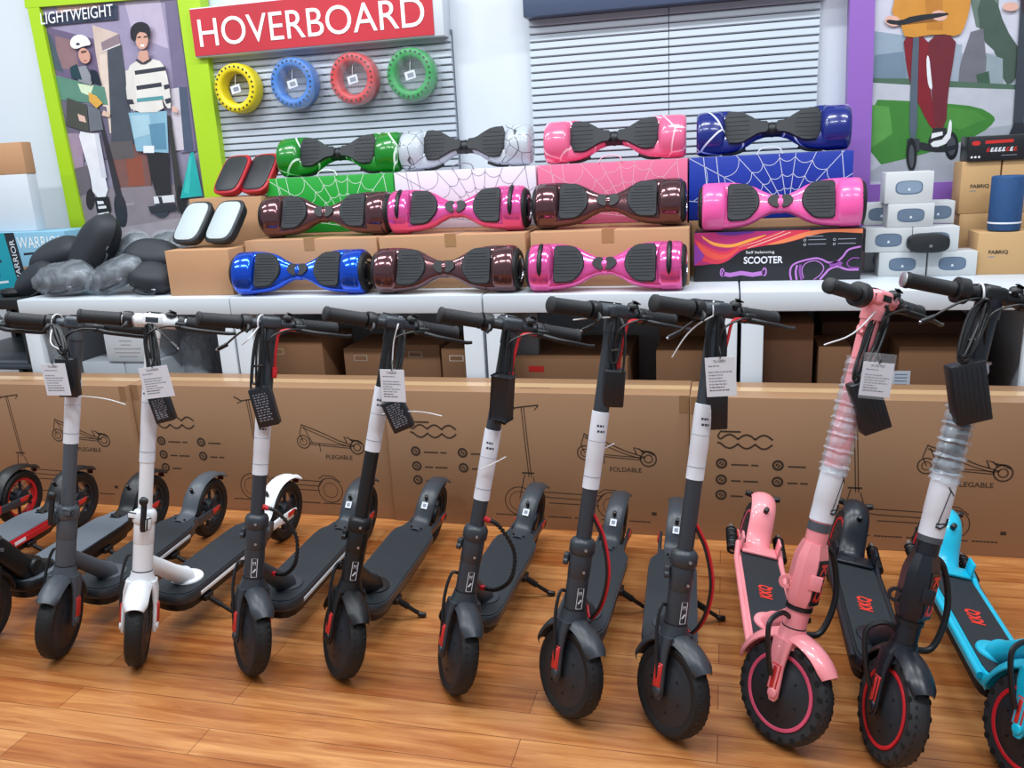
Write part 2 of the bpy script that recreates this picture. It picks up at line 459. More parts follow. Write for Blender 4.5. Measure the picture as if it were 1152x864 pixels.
p0, p1, p2 = at(50, 28.5, YP), at(131, 18.5, YP), at(49, 19, YP)
ux = (p1 - p0); wl = ux.length; ux.normalize(); uz = (p2 - p0); hl = uz.length; uz.normalize()
b.text('LIGHTWEIGHT', wl, .052, frame(p0 - Vector((0, .021, 0)), ux, uz, ux.cross(uz)), pm('f2f4f8'))
b.build('picture', po, smooth=0)
b = MB()
quad_panel(b, YP - .02, [(25, -20), (38, -20), (104, 300), (88, 300)], .07, LIME)
quad_panel(b, YP - .02, [(196, -24), (221, -26), (265, 300), (241, 300)], .07, LIME)
quad_panel(b, YP - .021, [(25, -20), (221, -26), (222, -6), (28, 9)], .07, LIME)
b.build('frame', po, smooth=0)

po = thing('framed_poster', 'purple framed poster of legs in maroon trousers riding a kick scooter past grass', 'poster')
b = MB()
quad_panel(b, YP, [(984, -30), (1210, -40), (1195, 200), (975, 208)], .03, pm('a9b0bd'))
art(b, YP, [
 ('c5c6d4', [(984, -30), (1210, -40), (1206, 60), (982, 60)]),
 ('8fa0b0', [(983, 35), (1020, 40), (1030, 92), (981, 92)]),
 ('6f8496', [(984, 62), (1016, 58), (1020, 88), (982, 90)]),
 ('64766e', [(1085, -30), (1125, -30), (1122, 40), (1098, 30)]),
 ('46584e', [(1098, 0), (1120, -4), (1130, 30), (1150, 60), (1142, 92), (1130, 96), (1122, 60), (1104, 44)]),
 ('6e6f78', [(1092, 36), (1106, 32), (1112, 94), (1076, 94), (1082, 66)]),
 ('8f9ea6', [(1110, 60), (1128, 66), (1128, 98), (1108, 96)]),
 ('3f5a4a', [(1098, 84), (1112, 80), (1114, 96), (1100, 96)]),
 ('9aa5b4', [(1060, 50), (1082, 50), (1078, 92), (1066, 92)]),
 ('4f6a58', [(981, 86), (1152, 96), (1210, 99), (1210, 103), (1060, 98), (981, 94)]),
 ('b9bcc6', [(981, 93), (1060, 98), (1210, 103), (1200, 200), (976, 208)]),
 ('a3a8b2', [(976, 190), (1060, 160), (1120, 140), (1200, 140), (1196, 200), (976, 208)]),
 ('3f7f35', [(979, 112), (1010, 113), (1060, 116), (1100, 120), (1118, 130), (1119, 137), (1104, 150), (1070, 164), (1030, 176), (978, 188)]),
 ('569648', [(979, 118), (1000, 120), (1004, 150), (990, 160), (978, 168)]),
 ('4b8a3c', [(1060, 120), (1096, 124), (1110, 134), (1080, 146), (1060, 140)]),
 # scooter
 ('23262c', ell(1070, 164, 8, 16)), ('4a4e56', ell(1070, 164, 5, 11)),
 ('2a2d33', [(1030, 158), (1060, 166), (1078, 162), (1078, 167), (1060, 172), (1030, 168)]),
 ('7c1f2a', [(1015, 36), (1046, 44), (1044, 66), (1046, 102), (1054, 144), (1048, 146), (1036, 124), (1026, 100), (1020, 80)]),
 ('6b2630', [(1044, 40), (1076, 40), (1072, 70), (1066, 104), (1064, 144), (1050, 144), (1048, 104), (1044, 70)]),
 ('dfe2e6', [(1042, 62), (1045, 64), (1047, 84), (1049, 102), (1044, 98), (1042, 80)]),
 ('2a2c30', [(1050, 144), (1064, 144), (1066, 158), (1044, 164), (1044, 158)]),
 ('e4e6ea', [(1048, 150), (1060, 148), (1060, 152), (1047, 156)]),
 ('e4e6ea', [(1045, 160), (1064, 156), (1068, 132), (1071, 140), (1068, 160), (1050, 167)]),
 ('53606e', [(1028, 26), (1034, 26), (1032, 90), (1031, 160), (1022, 160), (1024, 90)]),
 ('3a3f48', [(1020, 156), (1034, 156), (1034, 170), (1020, 170)]),
 ('1d1f24', ell(1025, 174, 6, 19)), ('50545c', ell(1025, 176, 3, 13)),
 ('c98a38', [(1006, 0), (1010, -30), (1092, -30), (1092, 2), (1086, 28), (1078, 42), (1056, 38), (1018, 44), (1014, 32), (1012, 22), (1002, 16)]),
 ('b87a30', [(1040, -20), (1060, -20), (1060, 34), (1042, 34)]),
 ('8a5a26', [(1018, 24), (1060, 20), (1058, 24), (1020, 28)]),
 ('d9ab9c', ell(1004, 24, 9, 6, rot=.2)), ('d9ab9c', ell(1056, 18, 9, 6, rot=.1)),
 ('24272d', [(996, 22), (1012, 24), (1026, 18), (1066, 14), (1066, 18), (1028, 25), (1014, 29), (998, 27)]),
 ('3b424c', [(1148, -10), (1160, -10), (1150, 150), (1138, 150)]),
 ('2b2f36', [(1132, 156), (1140, 138), (1160, 138), (1170, 162)]),
 ('d9ab9c', ell(1136, 8, 9, 5)), ('3a2c36', [(1140, -30), (1200, -30), (1200, 30), (1150, 16)]),
])
b.build('picture', po, smooth=0)
b = MB()
quad_panel(b, YP - .02, [(957, -30), (985.5, -30), (976, 300), (949, 300)], .07, PURP)
quad_panel(b, YP - .021, [(974, 208), (1220, 199), (1220, 260), (972, 260)], .07, PURP)
b.build('frame', po, smooth=0)

# ================================================================== tables
ZT, YT = .826, 2.955
def table(x0, x1, label, legs=(1, 1)):
    t = thing('display_table', label, 'table', ((x0 + x1) / 2, (YT + 3.72) / 2, 0), group=None)
    w = x1 - x0; d = 3.72 - YT
    b = MB(); b.box((0, 0, ZT - .034), (w - .0015, d, .068), WHITET, bev=.004); b.build('tabletop', t)
    for sx in (-1, 1):
        b = MB(); b.box((sx * (w / 2 - .042), -d / 2 + .02, (ZT - .068) / 2), (.074, .03, ZT - .068), WHITET, bev=.003)
        b.box((sx * (w / 2 - .017), 0, (ZT - .068) / 2), (.022, d - .02, ZT - .068), WHITET, bev=.002); b.build('leg', t)
    return t
table(-2.945, -1.92, 'white display table carrying the heap of black bags at the left')
table(-1.918, -.87, 'white display table under the blue metallic hoverboard')
table(-.866, .05, 'white display table under the front bright pink metallic hoverboard')
table(.054, 1.02, 'white display table under the black SCOOTER box and speaker boxes')
table(1.024, 2.0, 'white display table cut off by the right edge')

# ---- boxes helper
def carton(name, label, cat, x0, x1, y0, y1, z0, z1, m, group=None, tape=True, rz=0, bev=.003, extra=None):
    cx, cy = (x0 + x1) / 2, (y0 + y1) / 2
    t = thing(name, label, cat, (cx, cy, z0), (0, 0, rad(rz)), group)
    w, d, h = x1 - x0, y1 - y0, z1 - z0
    b = MB(); b.box((0, 0, h / 2), (w, d, h), m, bev=bev)
    if extra: extra(b, w, d, h)
    b.build('body', t)
    if tape:
        b = MB(); b.box((0, -d / 2 - .0004, h - .02), (.045, .0012, .05), TAPEM); b.box((0, 0, h + .0004), (.045, d, .0012), TAPEM)
        b.build('tape', t, smooth=0)
    return t

# ---- hoverboards
def hoverboard(kind, body, label, x, y, z, tilt=68, rz=0, padm=None, accent=None, group=None, roll=0):
    t = thing('hoverboard', label, 'hoverboard', (x, y, z + .089), (rad(tilt), 0, rad(rz)), group)
    padm = padm or mat('foot_pad', '#1a1f25', .6)
    A = kind == 'A'
    xs = [-.215, -.2, -.17, -.14, -.11, -.085, -.06, -.03, 0, .03, .06, .085, .11, .14, .17, .2, .215]
    def hw(a):
        tb = [(0, .030), (.03, .033), (.06, .047), (.085, .062), (.11, .073), (.14, .080), (.17, .084), (.215, .086)] if A else \
             [(0, .024), (.03, .026), (.06, .036), (.085, .054), (.11, .070), (.14, .081), (.17, .086), (.215, .087)]
        for (a0, v0), (a1, v1) in zip(tb, tb[1:]):
            if a <= a1: return v0 + (v1 - v0) * (a - a0) / (a1 - a0)
        return tb[-1][1]
    S = seT(24, 3.2)
    b = MB()
    b.loft([[(xx, c * hw(abs(xx)), s_ * (.022 + .012 * min(1, abs(xx) / .12))) for c, s_ in S] for xx in xs], body)
    # raised lower lip
    b.build('body', t, smooth=60)
    for sx in (-1, 1):
        b = MB()
        N2 = [(math.cos(q_), math.sin(q_)) for q_ in [2 * pi * i / 32 for i in range(32)]]
        prof = [(.184, .80, .60), (.194, .95, .88), (.205, 1, 1), (.250, 1, 1), (.265, .985, .98), (.273, .93, .92)] if A else \
               [(.176, .78, .5), (.19, .97, .86), (.205, 1, 1), (.262, 1, 1), (.280, .97, .97), (.290, .88, .86)]
        b.loft([[(sx * xx, c * .0885 * ky, -.012 + s_ * kz * (.080 if s_ > 0 else .058)) for c, s_ in N2] for xx, ky, kz in prof], body)
        b.build('wheel_arch', t, smooth=60)
        if A and accent:
            b = MB()
            arc = [(sx * .230, math.cos(a) * .0895, -.012 + math.sin(a) * .0815) for a in [rad(30 + i * 92 / 12) for i in range(13)]]
            b.tube(arc, lambda u: .0095 * (1 - abs(2 * u - 1) ** 6 * .7), accent, n=8); b.build('bumper_strip', t, smooth=60)
        b = MB()
        b.lathe([(.03, .205), (.070, .21), (.0765, .225), (.0775, .262), (.076, .279), (.068, .286), (.058, .2875), (.052, .284)], (0, 0, -.014), (sx, 0, 0), RUBBER, n=28)
        w = b.build('wheel', t, smooth=50)
        b = MB(); b.lathe([(.050, .280), (.050, .287), (.040, .2895), (.038, .283)], (0, 0, -.014), (sx, 0, 0), CHROME, n=24)
        b.lathe([(.001, .288), (.03, .287), (.037, .283), (.037, .276)], (0, 0, -.014), (sx, 0, 0), BLACK, n=24)
        b.build('hub', w, smooth=50)
        if A: pts = [(.184, -.068), (.184, -.03), (.184, .03), (.184, .070), (.15, .070), (.112, .068), (.085, .046), (.072, .016), (.073, -.018), (.096, -.050), (.118, -.066), (.15, -.068)]
        else: pts = [(.178, -.060), (.185, .070), (.125, .070), (.085, .050), (.05, .026), (.012, .024), (.012, -.022), (.05, -.024), (.088, -.046), (.12, -.064)]
        pts = [(sx * px_, py_) for px_, py_ in pts]
        if sx < 0: pts = pts[::-1]
        b = MB()
        P = chaikin(pts, 1)
        b.prism(P, padm, .024, .0395, inset=.05)
        # ridges
        for k in range(9 if A else 6):
            yy = -.045 + k * (.0115 if A else .018)
            b.box((sx * .132, yy, .0395), (.092 if abs(yy) < .035 else .070, .003, .003), RUBBER, bev=.001)
        b.build('foot_pad', t, smooth=40)
    b = MB()
    if A:
        b.cyl((-.010, 0, 0), (.010, 0, 0), .0335, body, n=20, bev=.003)
        b.prism(chaikin([(-.048, .004), (-.034, .027), (-.006, .026), (-.003, .010), (-.003, -.022), (-.028, -.018)][::-1], 2), BLACK, .02, .0315, inset=.05)
        b.prism(chaikin([(.048, .004), (.034, .027), (.006, .026), (.003, .010), (.003, -.022), (.028, -.018)], 2), BLACK, .02, .0315, inset=.05)
    else:
        b.cyl((-.06, 0, .004), (.06, 0, .004), .0285, BLACK, n=20, bev=.003); b.cyl((-.0035, 0, .004), (.0035, 0, .004), .030, HUBM, n=20)
    b.build('centre_joint', t, smooth=40)
    if not A:
        for sx in (-1, 1):
            b = MB(); b.tube([(sx * .19, -.084, -.012), (sx * .14, -.083, -.012), (sx * .10, -.068, -.012)], .0075, BLACK, n=8, smooth=4)
            b.build('bumper_strip', t, smooth=50)
    if not A: t.scale = (.955, .955, .955); t.location.z -= .004
    return t
BLUECH = mat('blue_chrome', '#1656e0', .16, metal=.75, coat=.5)
BROWNCH = mat('brown_chrome', '#6a474b', .16, metal=.8, coat=.5)
PINKCH = mat('pink_chrome', '#ee5aa6', .16, metal=.55, coat=.5)
PINKPL = mat('pink_plastic', '#ee5aa4', .3, coat=.4)
hoverboard('A', BLUECH, 'bright blue metallic hoverboard on the white table, bottom row', -1.628, 3.025, ZT)
hoverboard('A', BROWNCH, 'brown metallic hoverboard on the white table, between the blue and the pink one', -1.022, 3.025, ZT)
hoverboard('A', PINKCH, 'pink metallic hoverboard standing on the white table in the bottom row', -.418, 3.025, ZT, accent=BLACK)
hoverboard('A', BROWNCH, 'brown metallic hoverboard on kraft boxes, below the green web one', -1.595, 3.24, 1.034)
hoverboard('A', PINKCH, 'pink metallic hoverboard on kraft boxes in front of the white web box', -1.03, 3.24, 1.034, accent=BLACK)
hoverboard('A', BROWNCH, 'brown metallic hoverboard in front of the pink web box', -.43, 3.24, 1.036)
hoverboard('A', PINKPL, 'plain pink plastic hoverboard standing on the black SCOOTER box', .19, 3.24, 1.01)
hoverboard('B', mat_web('green_web', '#067a18', '#d8f0dc', scale=6, width=.02), 'green hoverboard with white web lines on the green web box', -1.61, 3.46, 1.276, rz=0)
hoverboard('B', mat_web('white_web', '#b2bac3', '#4a4f58', rough=.4, scale=14, width=.018), 'white crackle patterned hoverboard with black pads on the white web box', -1.045, 3.46, 1.276)
hoverboard('B', mat_web('pink_web', '#e0648c', '#f6c6d4', scale=7, width=.02), 'pink crackle patterned hoverboard with black pads on the pink web box', -.43, 3.46, 1.276)
hoverboard('B', mat_web('navy_web', '#0d1f74', '#e6ecff', scale=5, width=.016), 'dark blue hoverboard with white web lines on the blue web box', .165, 3.46, 1.276)

# ---- hoverboard boxes
def web_art(col, lw=.0022, seed=1):
    def f(b, w, d, h):
        T = face_T(-w / 2, -d / 2 - .0006, 0); m = mat('web_line_' + col, '#' + col, .5)
        cx, cy = w * .62, h * .10
        rays = []
        for a in (172, 150, 132, 118, 100, 84, 66, 48, 30, 10):
            t = rad(a); dx, dy = math.cos(t), math.sin(t)
            L = 1e9
            if dx > 0: L = min(L, (w - cx) / dx)
            if dx < 0: L = min(L, -cx / dx)
            if dy > 0: L = min(L, (h - cy) / dy)
            rays.append((t, L))
            b.ribbon([(cx, cy), (cx + dx * L, cy + dy * L)], lw, T, m)
        for (t0, L0), (t1, L1) in zip(rays, rays[1:]):
            for r in (.03, .055, .09, .14, .2, .27, .35):
                if r > min(L0, L1): continue
                p0 = Vector((cx + math.cos(t0) * r, cy + math.sin(t0) * r)); p1 = Vector((cx + math.cos(t1) * r, cy + math.sin(t1) * r))
                mid = (p0 + p1) / 2; c = Vector((cx, cy)); mid = mid + (c - mid) * .16
                pts = [(1 - s) ** 2 * p0 + 2 * s * (1 - s) * mid + s * s * p1 for s in [k / 6 for k in range(7)]]
                b.ribbon([(p.x, p.y) for p in pts], lw * .9, T, m)
        for u in (.09, .17, .93):
            b.ribbon([(w * u, h), (w * (u + .02), h * .6), (w * (u + .01), 0)], lw * 1.1, T, m)
    return f
WB = [('1f9c33', 'dff2e0', 'green gift-style box with white web lines under the green hoverboard', -1.93, -1.342),
      ('ddd5e3', '8a8694', 'white box with grey web lines under the white crackle hoverboard', -1.336, -.735),
      ('e06d92', 'f4b4c8', 'pink box with pale web lines under the pink crackle hoverboard', -.727, -.143),
      ('14329c', 'd6def2', 'dark blue box with white web lines under the dark blue hoverboard', -.137, .448)]
for c, l, lab, x0, x1 in WB:
    t = carton('web_box', lab.replace('gift-style ', ''), 'box', x0, x1, 3.365, 3.60, 1.04, 1.274, mat('web_box_' + c, '#' + c, .4), 'printed web boxes of the top row', tape=False, extra=web_art(l))
    b = MB(); b.tube([(-.045, -.119, .234), (-.035, -.119, .252), (0, -.119, .26), (.035, -.119, .252), (.045, -.119, .234)], .0025, mat('handle_' + c, '#' + l, .4), n=6, smooth=4); b.build('handle', t)
labs = ['kraft box behind the bright blue hoverboard', 'kraft box behind the bottom row brown hoverboard', 'kraft box behind the bottom row pink hoverboard']
for (x0, x1), lab in zip(((-1.925, -1.34), (-1.33, -.735), (-.715, -.127)), labs):
    carton('kraft_box', lab, 'box', x0, x1, 3.13, 3.36, ZT, 1.033, KRAFT, 'kraft hoverboard boxes on the tables')
for (x0, x1), lab in zip(((-1.93, -1.342), (-1.336, -.735), (-.727, -.143), (-.137, .448)), ('green', 'white', 'pink', 'dark blue')):
    carton('kraft_box', 'kraft box in the back row carrying the %s web box' % lab, 'box', x0, x1, 3.365, 3.60, ZT, 1.04, KRAFT, 'kraft boxes of the back row', tape=False)

# ---- black SCOOTER box
def scooter_box(b, w, d, h):
    T = face_T(-w / 2, -d / 2 - .0005, 0)
    def cx(q): return [(x / 1100 * w, (440 - y) / 330 * h) for x, y in q]
    def sw(c, lo, hi, k):
        lo = spl2(cx(lo)); hi = spl2(cx(hi)); n_ = min(len(lo), len(hi))
        fi = lambda P, t: (P[min(int(t * (len(P) - 1)), len(P) - 2)][0] * (1 - (t * (len(P) - 1)) % 1) + P[min(int(t * (len(P) - 1)) + 1, len(P) - 1)][0] * ((t * (len(P) - 1)) % 1), P[min(int(t * (len(P) - 1)), len(P) - 2)][1] * (1 - (t * (len(P) - 1)) % 1) + P[min(int(t * (len(P) - 1)) + 1, len(P) - 1)][1] * ((t * (len(P) - 1)) % 1)) if t < 1 else P[-1]
        m_ = mat('swirl_' + c, '#' + c, .4)
        for i in range(24):
            t0, t1 = i / 24, (i + 1) / 24
            q = [fi(lo, t0), fi(lo, t1), fi(hi, t1), fi(hi, t0)]
            b.poly([T @ Vector((x_, min(max(y_, .001), h - .001), .0001 * k)) for x_, y_ in q], m_)
    sw('b02c6c', [(0, 330), (110, 322), (230, 300), (330, 232), (480, 200), (600, 190)], [(0, 112), (110, 112), (230, 112), (380, 112), (500, 112), (640, 112)], 0)
    sw('d83a52', [(60, 300), (150, 322), (230, 300), (300, 240), (480, 205), (640, 185), (800, 140)], [(0, 150), (80, 200), (200, 240), (300, 200), (450, 150), (600, 112), (760, 112)], 1)
    sw('e8564a', [(40, 240), (140, 290), (220, 285), (300, 230)], [(20, 170), (120, 240), (220, 260), (300, 215)], 2)
    sw('8a3aa0', [(0, 330), (40, 300), (70, 270)], [(0, 180), (30, 210), (70, 262)], 3)
    sw('f0a048', [(60, 150), (140, 200), (260, 212), (400, 170), (480, 140)], [(50, 130), (130, 175), (250, 192), (380, 158), (480, 134)], 4)
    sw('ee8458', [(480, 205), (600, 192), (760, 152), (900, 130), (1098, 142)], [(520, 190), (620, 160), (760, 120), (900, 112), (1098, 112)], 5)
    sw('f6c0b0', [(360, 222), (500, 176), (640, 126)], [(360, 218), (500, 170), (640, 120)], 6)
    sw('f6c0b0', [(300, 214), (440, 176), (600, 118)], [(300, 212), (440, 172), (600, 114)], 6)
    sw('5c2c8c', [(150, 122), (250, 134), (400, 120)], [(150, 112), (250, 112), (400, 112)], 6)
    wh = mat('box_white', '#e8e8ee', .5); vi = mat('box_violet', '#b878c8', .4)
    b.text('Self balancing', .10, .013, T @ Matrix.Translation((.185, .098, .001)), wh)
    b.text('SCOOTER', .137, .026, T @ Matrix.Translation((.178, .064, .001)), wh, bold=.02)
    for i, (xx, yy) in enumerate(((.40, .142), (.50, .142), (.40, .126), (.50, .126))):
        b.ribbon(ell(xx - .012, yy + .003, .004, .004, 10), .001, T @ Matrix.Translation((0, 0, .001)), wh, closed=True)
        b.ribbon([(xx, yy + .004), (xx + .06, yy + .004)], .003, T @ Matrix.Translation((0, 0, .001)), INKL)
    b.ribbon([(.39, .158), (.45, .158)], .003, T @ Matrix.Translation((0, 0, .001)), INKL)
    # small hoverboard picture and large cropped one
    T2 = T @ Matrix.Translation((0, 0, .001))
    b.ribbon([(.10, .03), (.13, .024), (.17, .031), (.21, .024), (.25, .03)], .016, T2, vi)
    for xx in (.102, .252): b.ribbon(ell(xx, .034, .006, .014, 12), .005, T2, vi, closed=True)
    vd = mat('box_violet_dark', '#8a4a9c', .4)
    for P_, w_, m_ in (([(655, 437), (645, 390), (655, 345), (700, 318), (800, 296), (850, 306), (890, 325), (940, 322), (980, 290), (1015, 245), (1090, 226)], .0065, vi),
                   ([(840, 436), (875, 395), (900, 368), (950, 352), (1010, 372), (1085, 374)], .0075, vi), ([(690, 436), (682, 380), (690, 338)], .007, vi), ([(722, 436), (708, 380), (712, 335)], .008, vd),
                   ([(735, 425), (722, 370), (745, 328), (800, 312), (845, 330), (862, 365), (840, 405), (800, 436)], .0035, vi), ([(1085, 300), (1040, 300), (1010, 330), (1030, 358), (1085, 362)], .004, vd), ([(900, 345), (950, 330), (975, 342)], .016, vd)):
        b.ribbon(spl2(cx(P_)), w_, T2, m_)
def spl2(P):
    return [(p.x, p.y) for p in spline([Vector((x, y, 0)) for x, y in P], 5)]
carton('hoverboard_box', 'black box with orange swirl print reading Self balancing SCOOTER', 'box', -.111, .471, 3.205, 3.362, ZT, 1.008, mat('black_box_card', '#1d1f24', .35), tape=False, extra=scooter_box)

# ---- kraft boxes left and board pairs
p = at(191, 333, 3.02)
carton('kraft_box', 'plain kraft box at the table front carrying the white topped pads', 'box', -2.228, -1.935, 3.02, 3.27, ZT, 1.012, KRAFT, tape=False)
carton('kraft_box', 'kraft box carrying the red edged black pads, beside the lime frame', 'box', at(216, 250, 3.33).x, -1.94, 3.33, 3.56, ZT, at(218, 224, 3.33).z, KRAFT, tape=False)
def pad_board(label, x, y, z, top, side, edge, rz=-12, tilt=50):
    t = thing('hover_shoe', label, 'hover shoe', (x, y, z), (rad(tilt), 0, rad(rz)))
    S = seT(32, 4.2)
    b = MB(); b.loft([[(c * .074 * k, s_ * .102 * k, h) for c, s_ in S] for h, k in ((-.028, .8), (-.02, .93), (-.006, .98), (.004, .98))], side); b.build('body', t, smooth=50)
    b = MB(); b.loft([[(c * .074 * k, s_ * .102 * k, h) for c, s_ in S] for h, k in ((.004, 1.0), (.008, 1.03), (.014, 1.03), (.018, .99))], edge); b.build('rim', t, smooth=50)
    b = MB(); b.loft([[(c * .065 * k, s_ * .092 * k, h) for c, s_ in S] for h, k in ((.017, 1), (.022, 1), (.0235, .96))], top); b.build('foot_pad', t, smooth=50)
    b = MB(); b.box((0, .096, -.002), (.06, .012, .016), edge, bev=.004); b.box((0, -.096, -.002), (.06, .012, .016), edge, bev=.004); b.build('bumper', t)
    return t
wt = mat('pad_white', '#b2bec2', .55); bk = mat('pad_black', '#22262c', .5); rd = mat('pad_red', '#b3202c', .4)
zz = 1.012
for i, lab in enumerate(('left one of the two black hover shoes with a white pad', 'right one of the two black hover shoes with a white pad')):
    pad_board(lab, -2.165 + i * .152, 3.16, zz + .095, wt, bk, bk)
zz = at(218, 224, 3.33).z
for i, lab in enumerate(('left one of the two red edged black hover shoes', 'right one of the two red edged black hover shoes')):
    pad_board(lab, at(265, 210, 3.42).x + i * .135, 3.42, zz + .088, bk, rd, rd)

# ---- tyres hanging on slat wall
TY = [('yellow', 'e3cf1c', 263, 99), ('blue', '2f78cc', 327, 93), ('red', 'cf2f30', 395, 88), ('green', '149a42', 460, 83)]
for nm, c, px_, py_ in TY:
    p = at(px_, py_, 3.63)
    t = thing('solid_rubber_ring', '%s perforated solid tyre hanging on the grey slat panel' % nm, 'tyre', (p.x, 3.675, p.z), (0, 0, 0), 'coloured tyres on the slat panel')
    m = mat('tyre_' + nm, '#' + c, .4); md = mat('tyre_hole_' + nm, '#' + ''.join('%02x' % int(int(c[i:i + 2], 16) * .28) for i in (0, 2, 4)), .7)
    b = MB()
    R = .088
    prof = [(R + .0215 * c_, .040 * s_) for c_, s_ in seT(20, 3.4)]
    b.lathe([(rr, h) for rr, h in prof], (0, 0, 0), (0, 1, 0), m, n=40, closed=True)
    for k in range(26):
        a = 2 * pi * k / 26
        cx_, cz_ = math.cos(a) * .093, math.sin(a) * .093
        b.cyl((cx_, -.0375, cz_), (cx_, -.0408, cz_), .0052, md, n=8)
    b.build('tread_ring', t, smooth=60)
    b = MB(); b.box((0, -.03, -.004), (.048, .001, .034), PAPER, R=Matrix.Rotation(rad(-12), 3, 'Y')); b.box((.002, -.0308, -.004), (.028, .0006, .018), INKL, R=Matrix.Rotation(rad(-12), 3, 'Y'))
    b.build('paper_tag', t, smooth=0)
    b = MB(); b.tube([(0, -.03, .01), (.0, -.02, .05), (0, 0, .068), (0, .045, .075)], .0012, TIEW, n=5, smooth=3); b.build('hanging_string', t)
    if nm != 'yellow':
        b = MB(); S = seT(20, 2.6)
        b.loft([[(c_ * .118 * k + (.012 if h > 0 else 0), h, s_ * .118 * k - .004) for c_, s_ in S] for h, k in ((-.046, .85), (-.044, .98), (.02, 1.0), (.03, .9))], FILMT)
        b.build('plastic_bag', t, smooth=60)

# ---- speaker boxes
SPK = mat('speaker_box_white', '#cccfd1', .45); SPG = mat('speaker_print', '#5c6f86', .6); SPG2 = mat('speaker_print_light', '#8397ad', .6)
def spk_box(label, px0, px1, pyb, Y, z0, h=.082, rot=0):
    a, c = at(px0, pyb, Y).x, at(px1, pyb, Y).x
    def ex(b, w, d, hh):
        T = face_T(0, -d / 2 - .0005, hh * .5)
        o = [(x * .045, y * .024) for x, y in seT(24, 3.2)]
        b.poly([T @ Vector((x, y, 0)) for x, y in o], SPG)
        b.poly([T @ Vector((x * .9, y * .85 + .001, .0003)) for x, y in o], SPG2 if rot else mat('speaker_print_mid', '#66788e', .6))
        b.poly([T @ Vector(v) for v in ((-.004, -.010, .0006), (.005, -.010, .0006), (.003, -.002, .0006), (-.002, -.002, .0006))], PAPER)
    return carton('speaker_box', label, 'box', a, c, Y, Y + .1, z0, z0 + h, SPK, 'small white speaker boxes', tape=False, bev=.002, extra=ex)
h_ = .086
spk_box('white speaker box in the bottom row, left, front', 988, 1041, 307, 3.27, ZT, h_)
spk_box('white speaker box in the bottom row, right, under the black speaker', 1043, 1098, 307, 3.27, ZT, h_)
spk_box('white speaker box in the bottom row, half hidden at the far left', 972, 1020, 300, 3.40, ZT, h_)
spk_box('white speaker box in the second row on the left', 973, 1025, 280, 3.275, ZT + h_ + .001, h_)
spk_box('white speaker box in the second row behind the black speaker', 1026, 1078, 278, 3.275, ZT + h_ + .001, h_)
spk_box('white speaker box in the third row, partly hidden on the left', 972, 1010, 253, 3.385, ZT + 2 * h_ + .002, h_ - .006)
spk_box('white speaker box in the third row, front centre', 998, 1050, 253, 3.28, ZT + 2 * h_ + .002, h_ - .004)
spk_box('white speaker box in the third row, partly hidden on the right', 1036, 1073, 250, 3.385, ZT + 2 * h_ + .002, h_ - .006)
spk_box('topmost white speaker box with a pale oval speaker picture', 995, 1049, 225, 3.29, ZT + 3 * h_ - .001, h_ + .022, rot=1)
# black portable speaker
p = at(1043, 283, 3.215)
t = thing('portable_speaker', 'black rounded speaker in front of the white speaker boxes', 'speaker', (p.x, 3.20, ZT))
t.location.z = ZT + h_ + .001; t.location.y = 3.30; t.location.x = at(1043, 283, 3.24).x
b = MB(); S = seT(28, 3.0)
b.loft([[(c * .067 * k, h, .034 + s_ * .033 * k) for c, s_ in S] for h, k in ((-.029, .85), (-.027, .96), (-.02, 1), (.02, 1), (.027, .96), (.029, .85))], mat('speaker_black', '#121519', .55, bump=.5, bscale=500))
b.build('body', t, smooth=50)
b = MB(); b.box((.004, -.0305, .026), (.010, .001, .009), SILVER); b.build('logo', t, smooth=0)
for o in [t]: o.location.y = 3.238; o.location.z = ZT + h_ + .001
# move rows so that the speaker stands on the front row
# ---- FABRIQ cartons
KR3 = mat('speaker_carton', '#c39c6c', .7, var=.04)
def fab(label, x0, x1, y0, z0, z1, tx, d=.14, tw=.062):
    def ex(b, w, dd, hh):
        T = face_T(0, -dd / 2 - .0006, 0)
        b.text('FABRIQ', tw, .015, T @ Matrix.Translation((tx - tw / 2, hh * .48, 0)), mat('fabriq_ink', '#3b3026', .7), bold=.03)
        b.ribbon([(tx - tw / 2, hh * .48 - .008), (tx - tw / 2 + .02, hh * .48 - .008)], .003, T, INKL)
    return carton('speaker_carton', label, 'box', x0, x1, y0, y0 + d, z0, z1, KR3, 'kraft FABRIQ speaker cartons', tape=False, bev=.002, extra=ex)
zf = ZT
xa = at(1086, 262, 3.30).x; zc1 = ZT + .098
fab('kraft speaker carton on the table in front, under the blue speaker', at(1098, 300, 3.28).x, at(1190, 300, 3.28).x, 3.28, ZT, at(1110, 262, 3.28).z, -.062)
ztop = at(1110, 240, 3.46).z
fab('kraft carton behind the front one, lower left of the stack', at(1078, 262, 3.46).x, at(1130, 262, 3.46).x, 3.46, ZT, ztop, 0, d=.12)
fab('kraft carton at the lower right of the stack', at(1131, 262, 3.46).x, at(1190, 262, 3.46).x, 3.46, ZT, ztop, 0, d=.12)
zt2 = at(1110, 181, 3.46).z
fab('tall kraft carton on the left, upper row, under the black box', at(1078, 240, 3.46).x, at(1121, 240, 3.46).x, 3.46, ztop + .001, zt2, .0, d=.12)
fab('tall kraft carton on the right, upper row, behind the blue speaker', at(1123, 240, 3.46).x, at(1166, 240, 3.46).x, 3.46, ztop + .001, zt2, .0, d=.12)
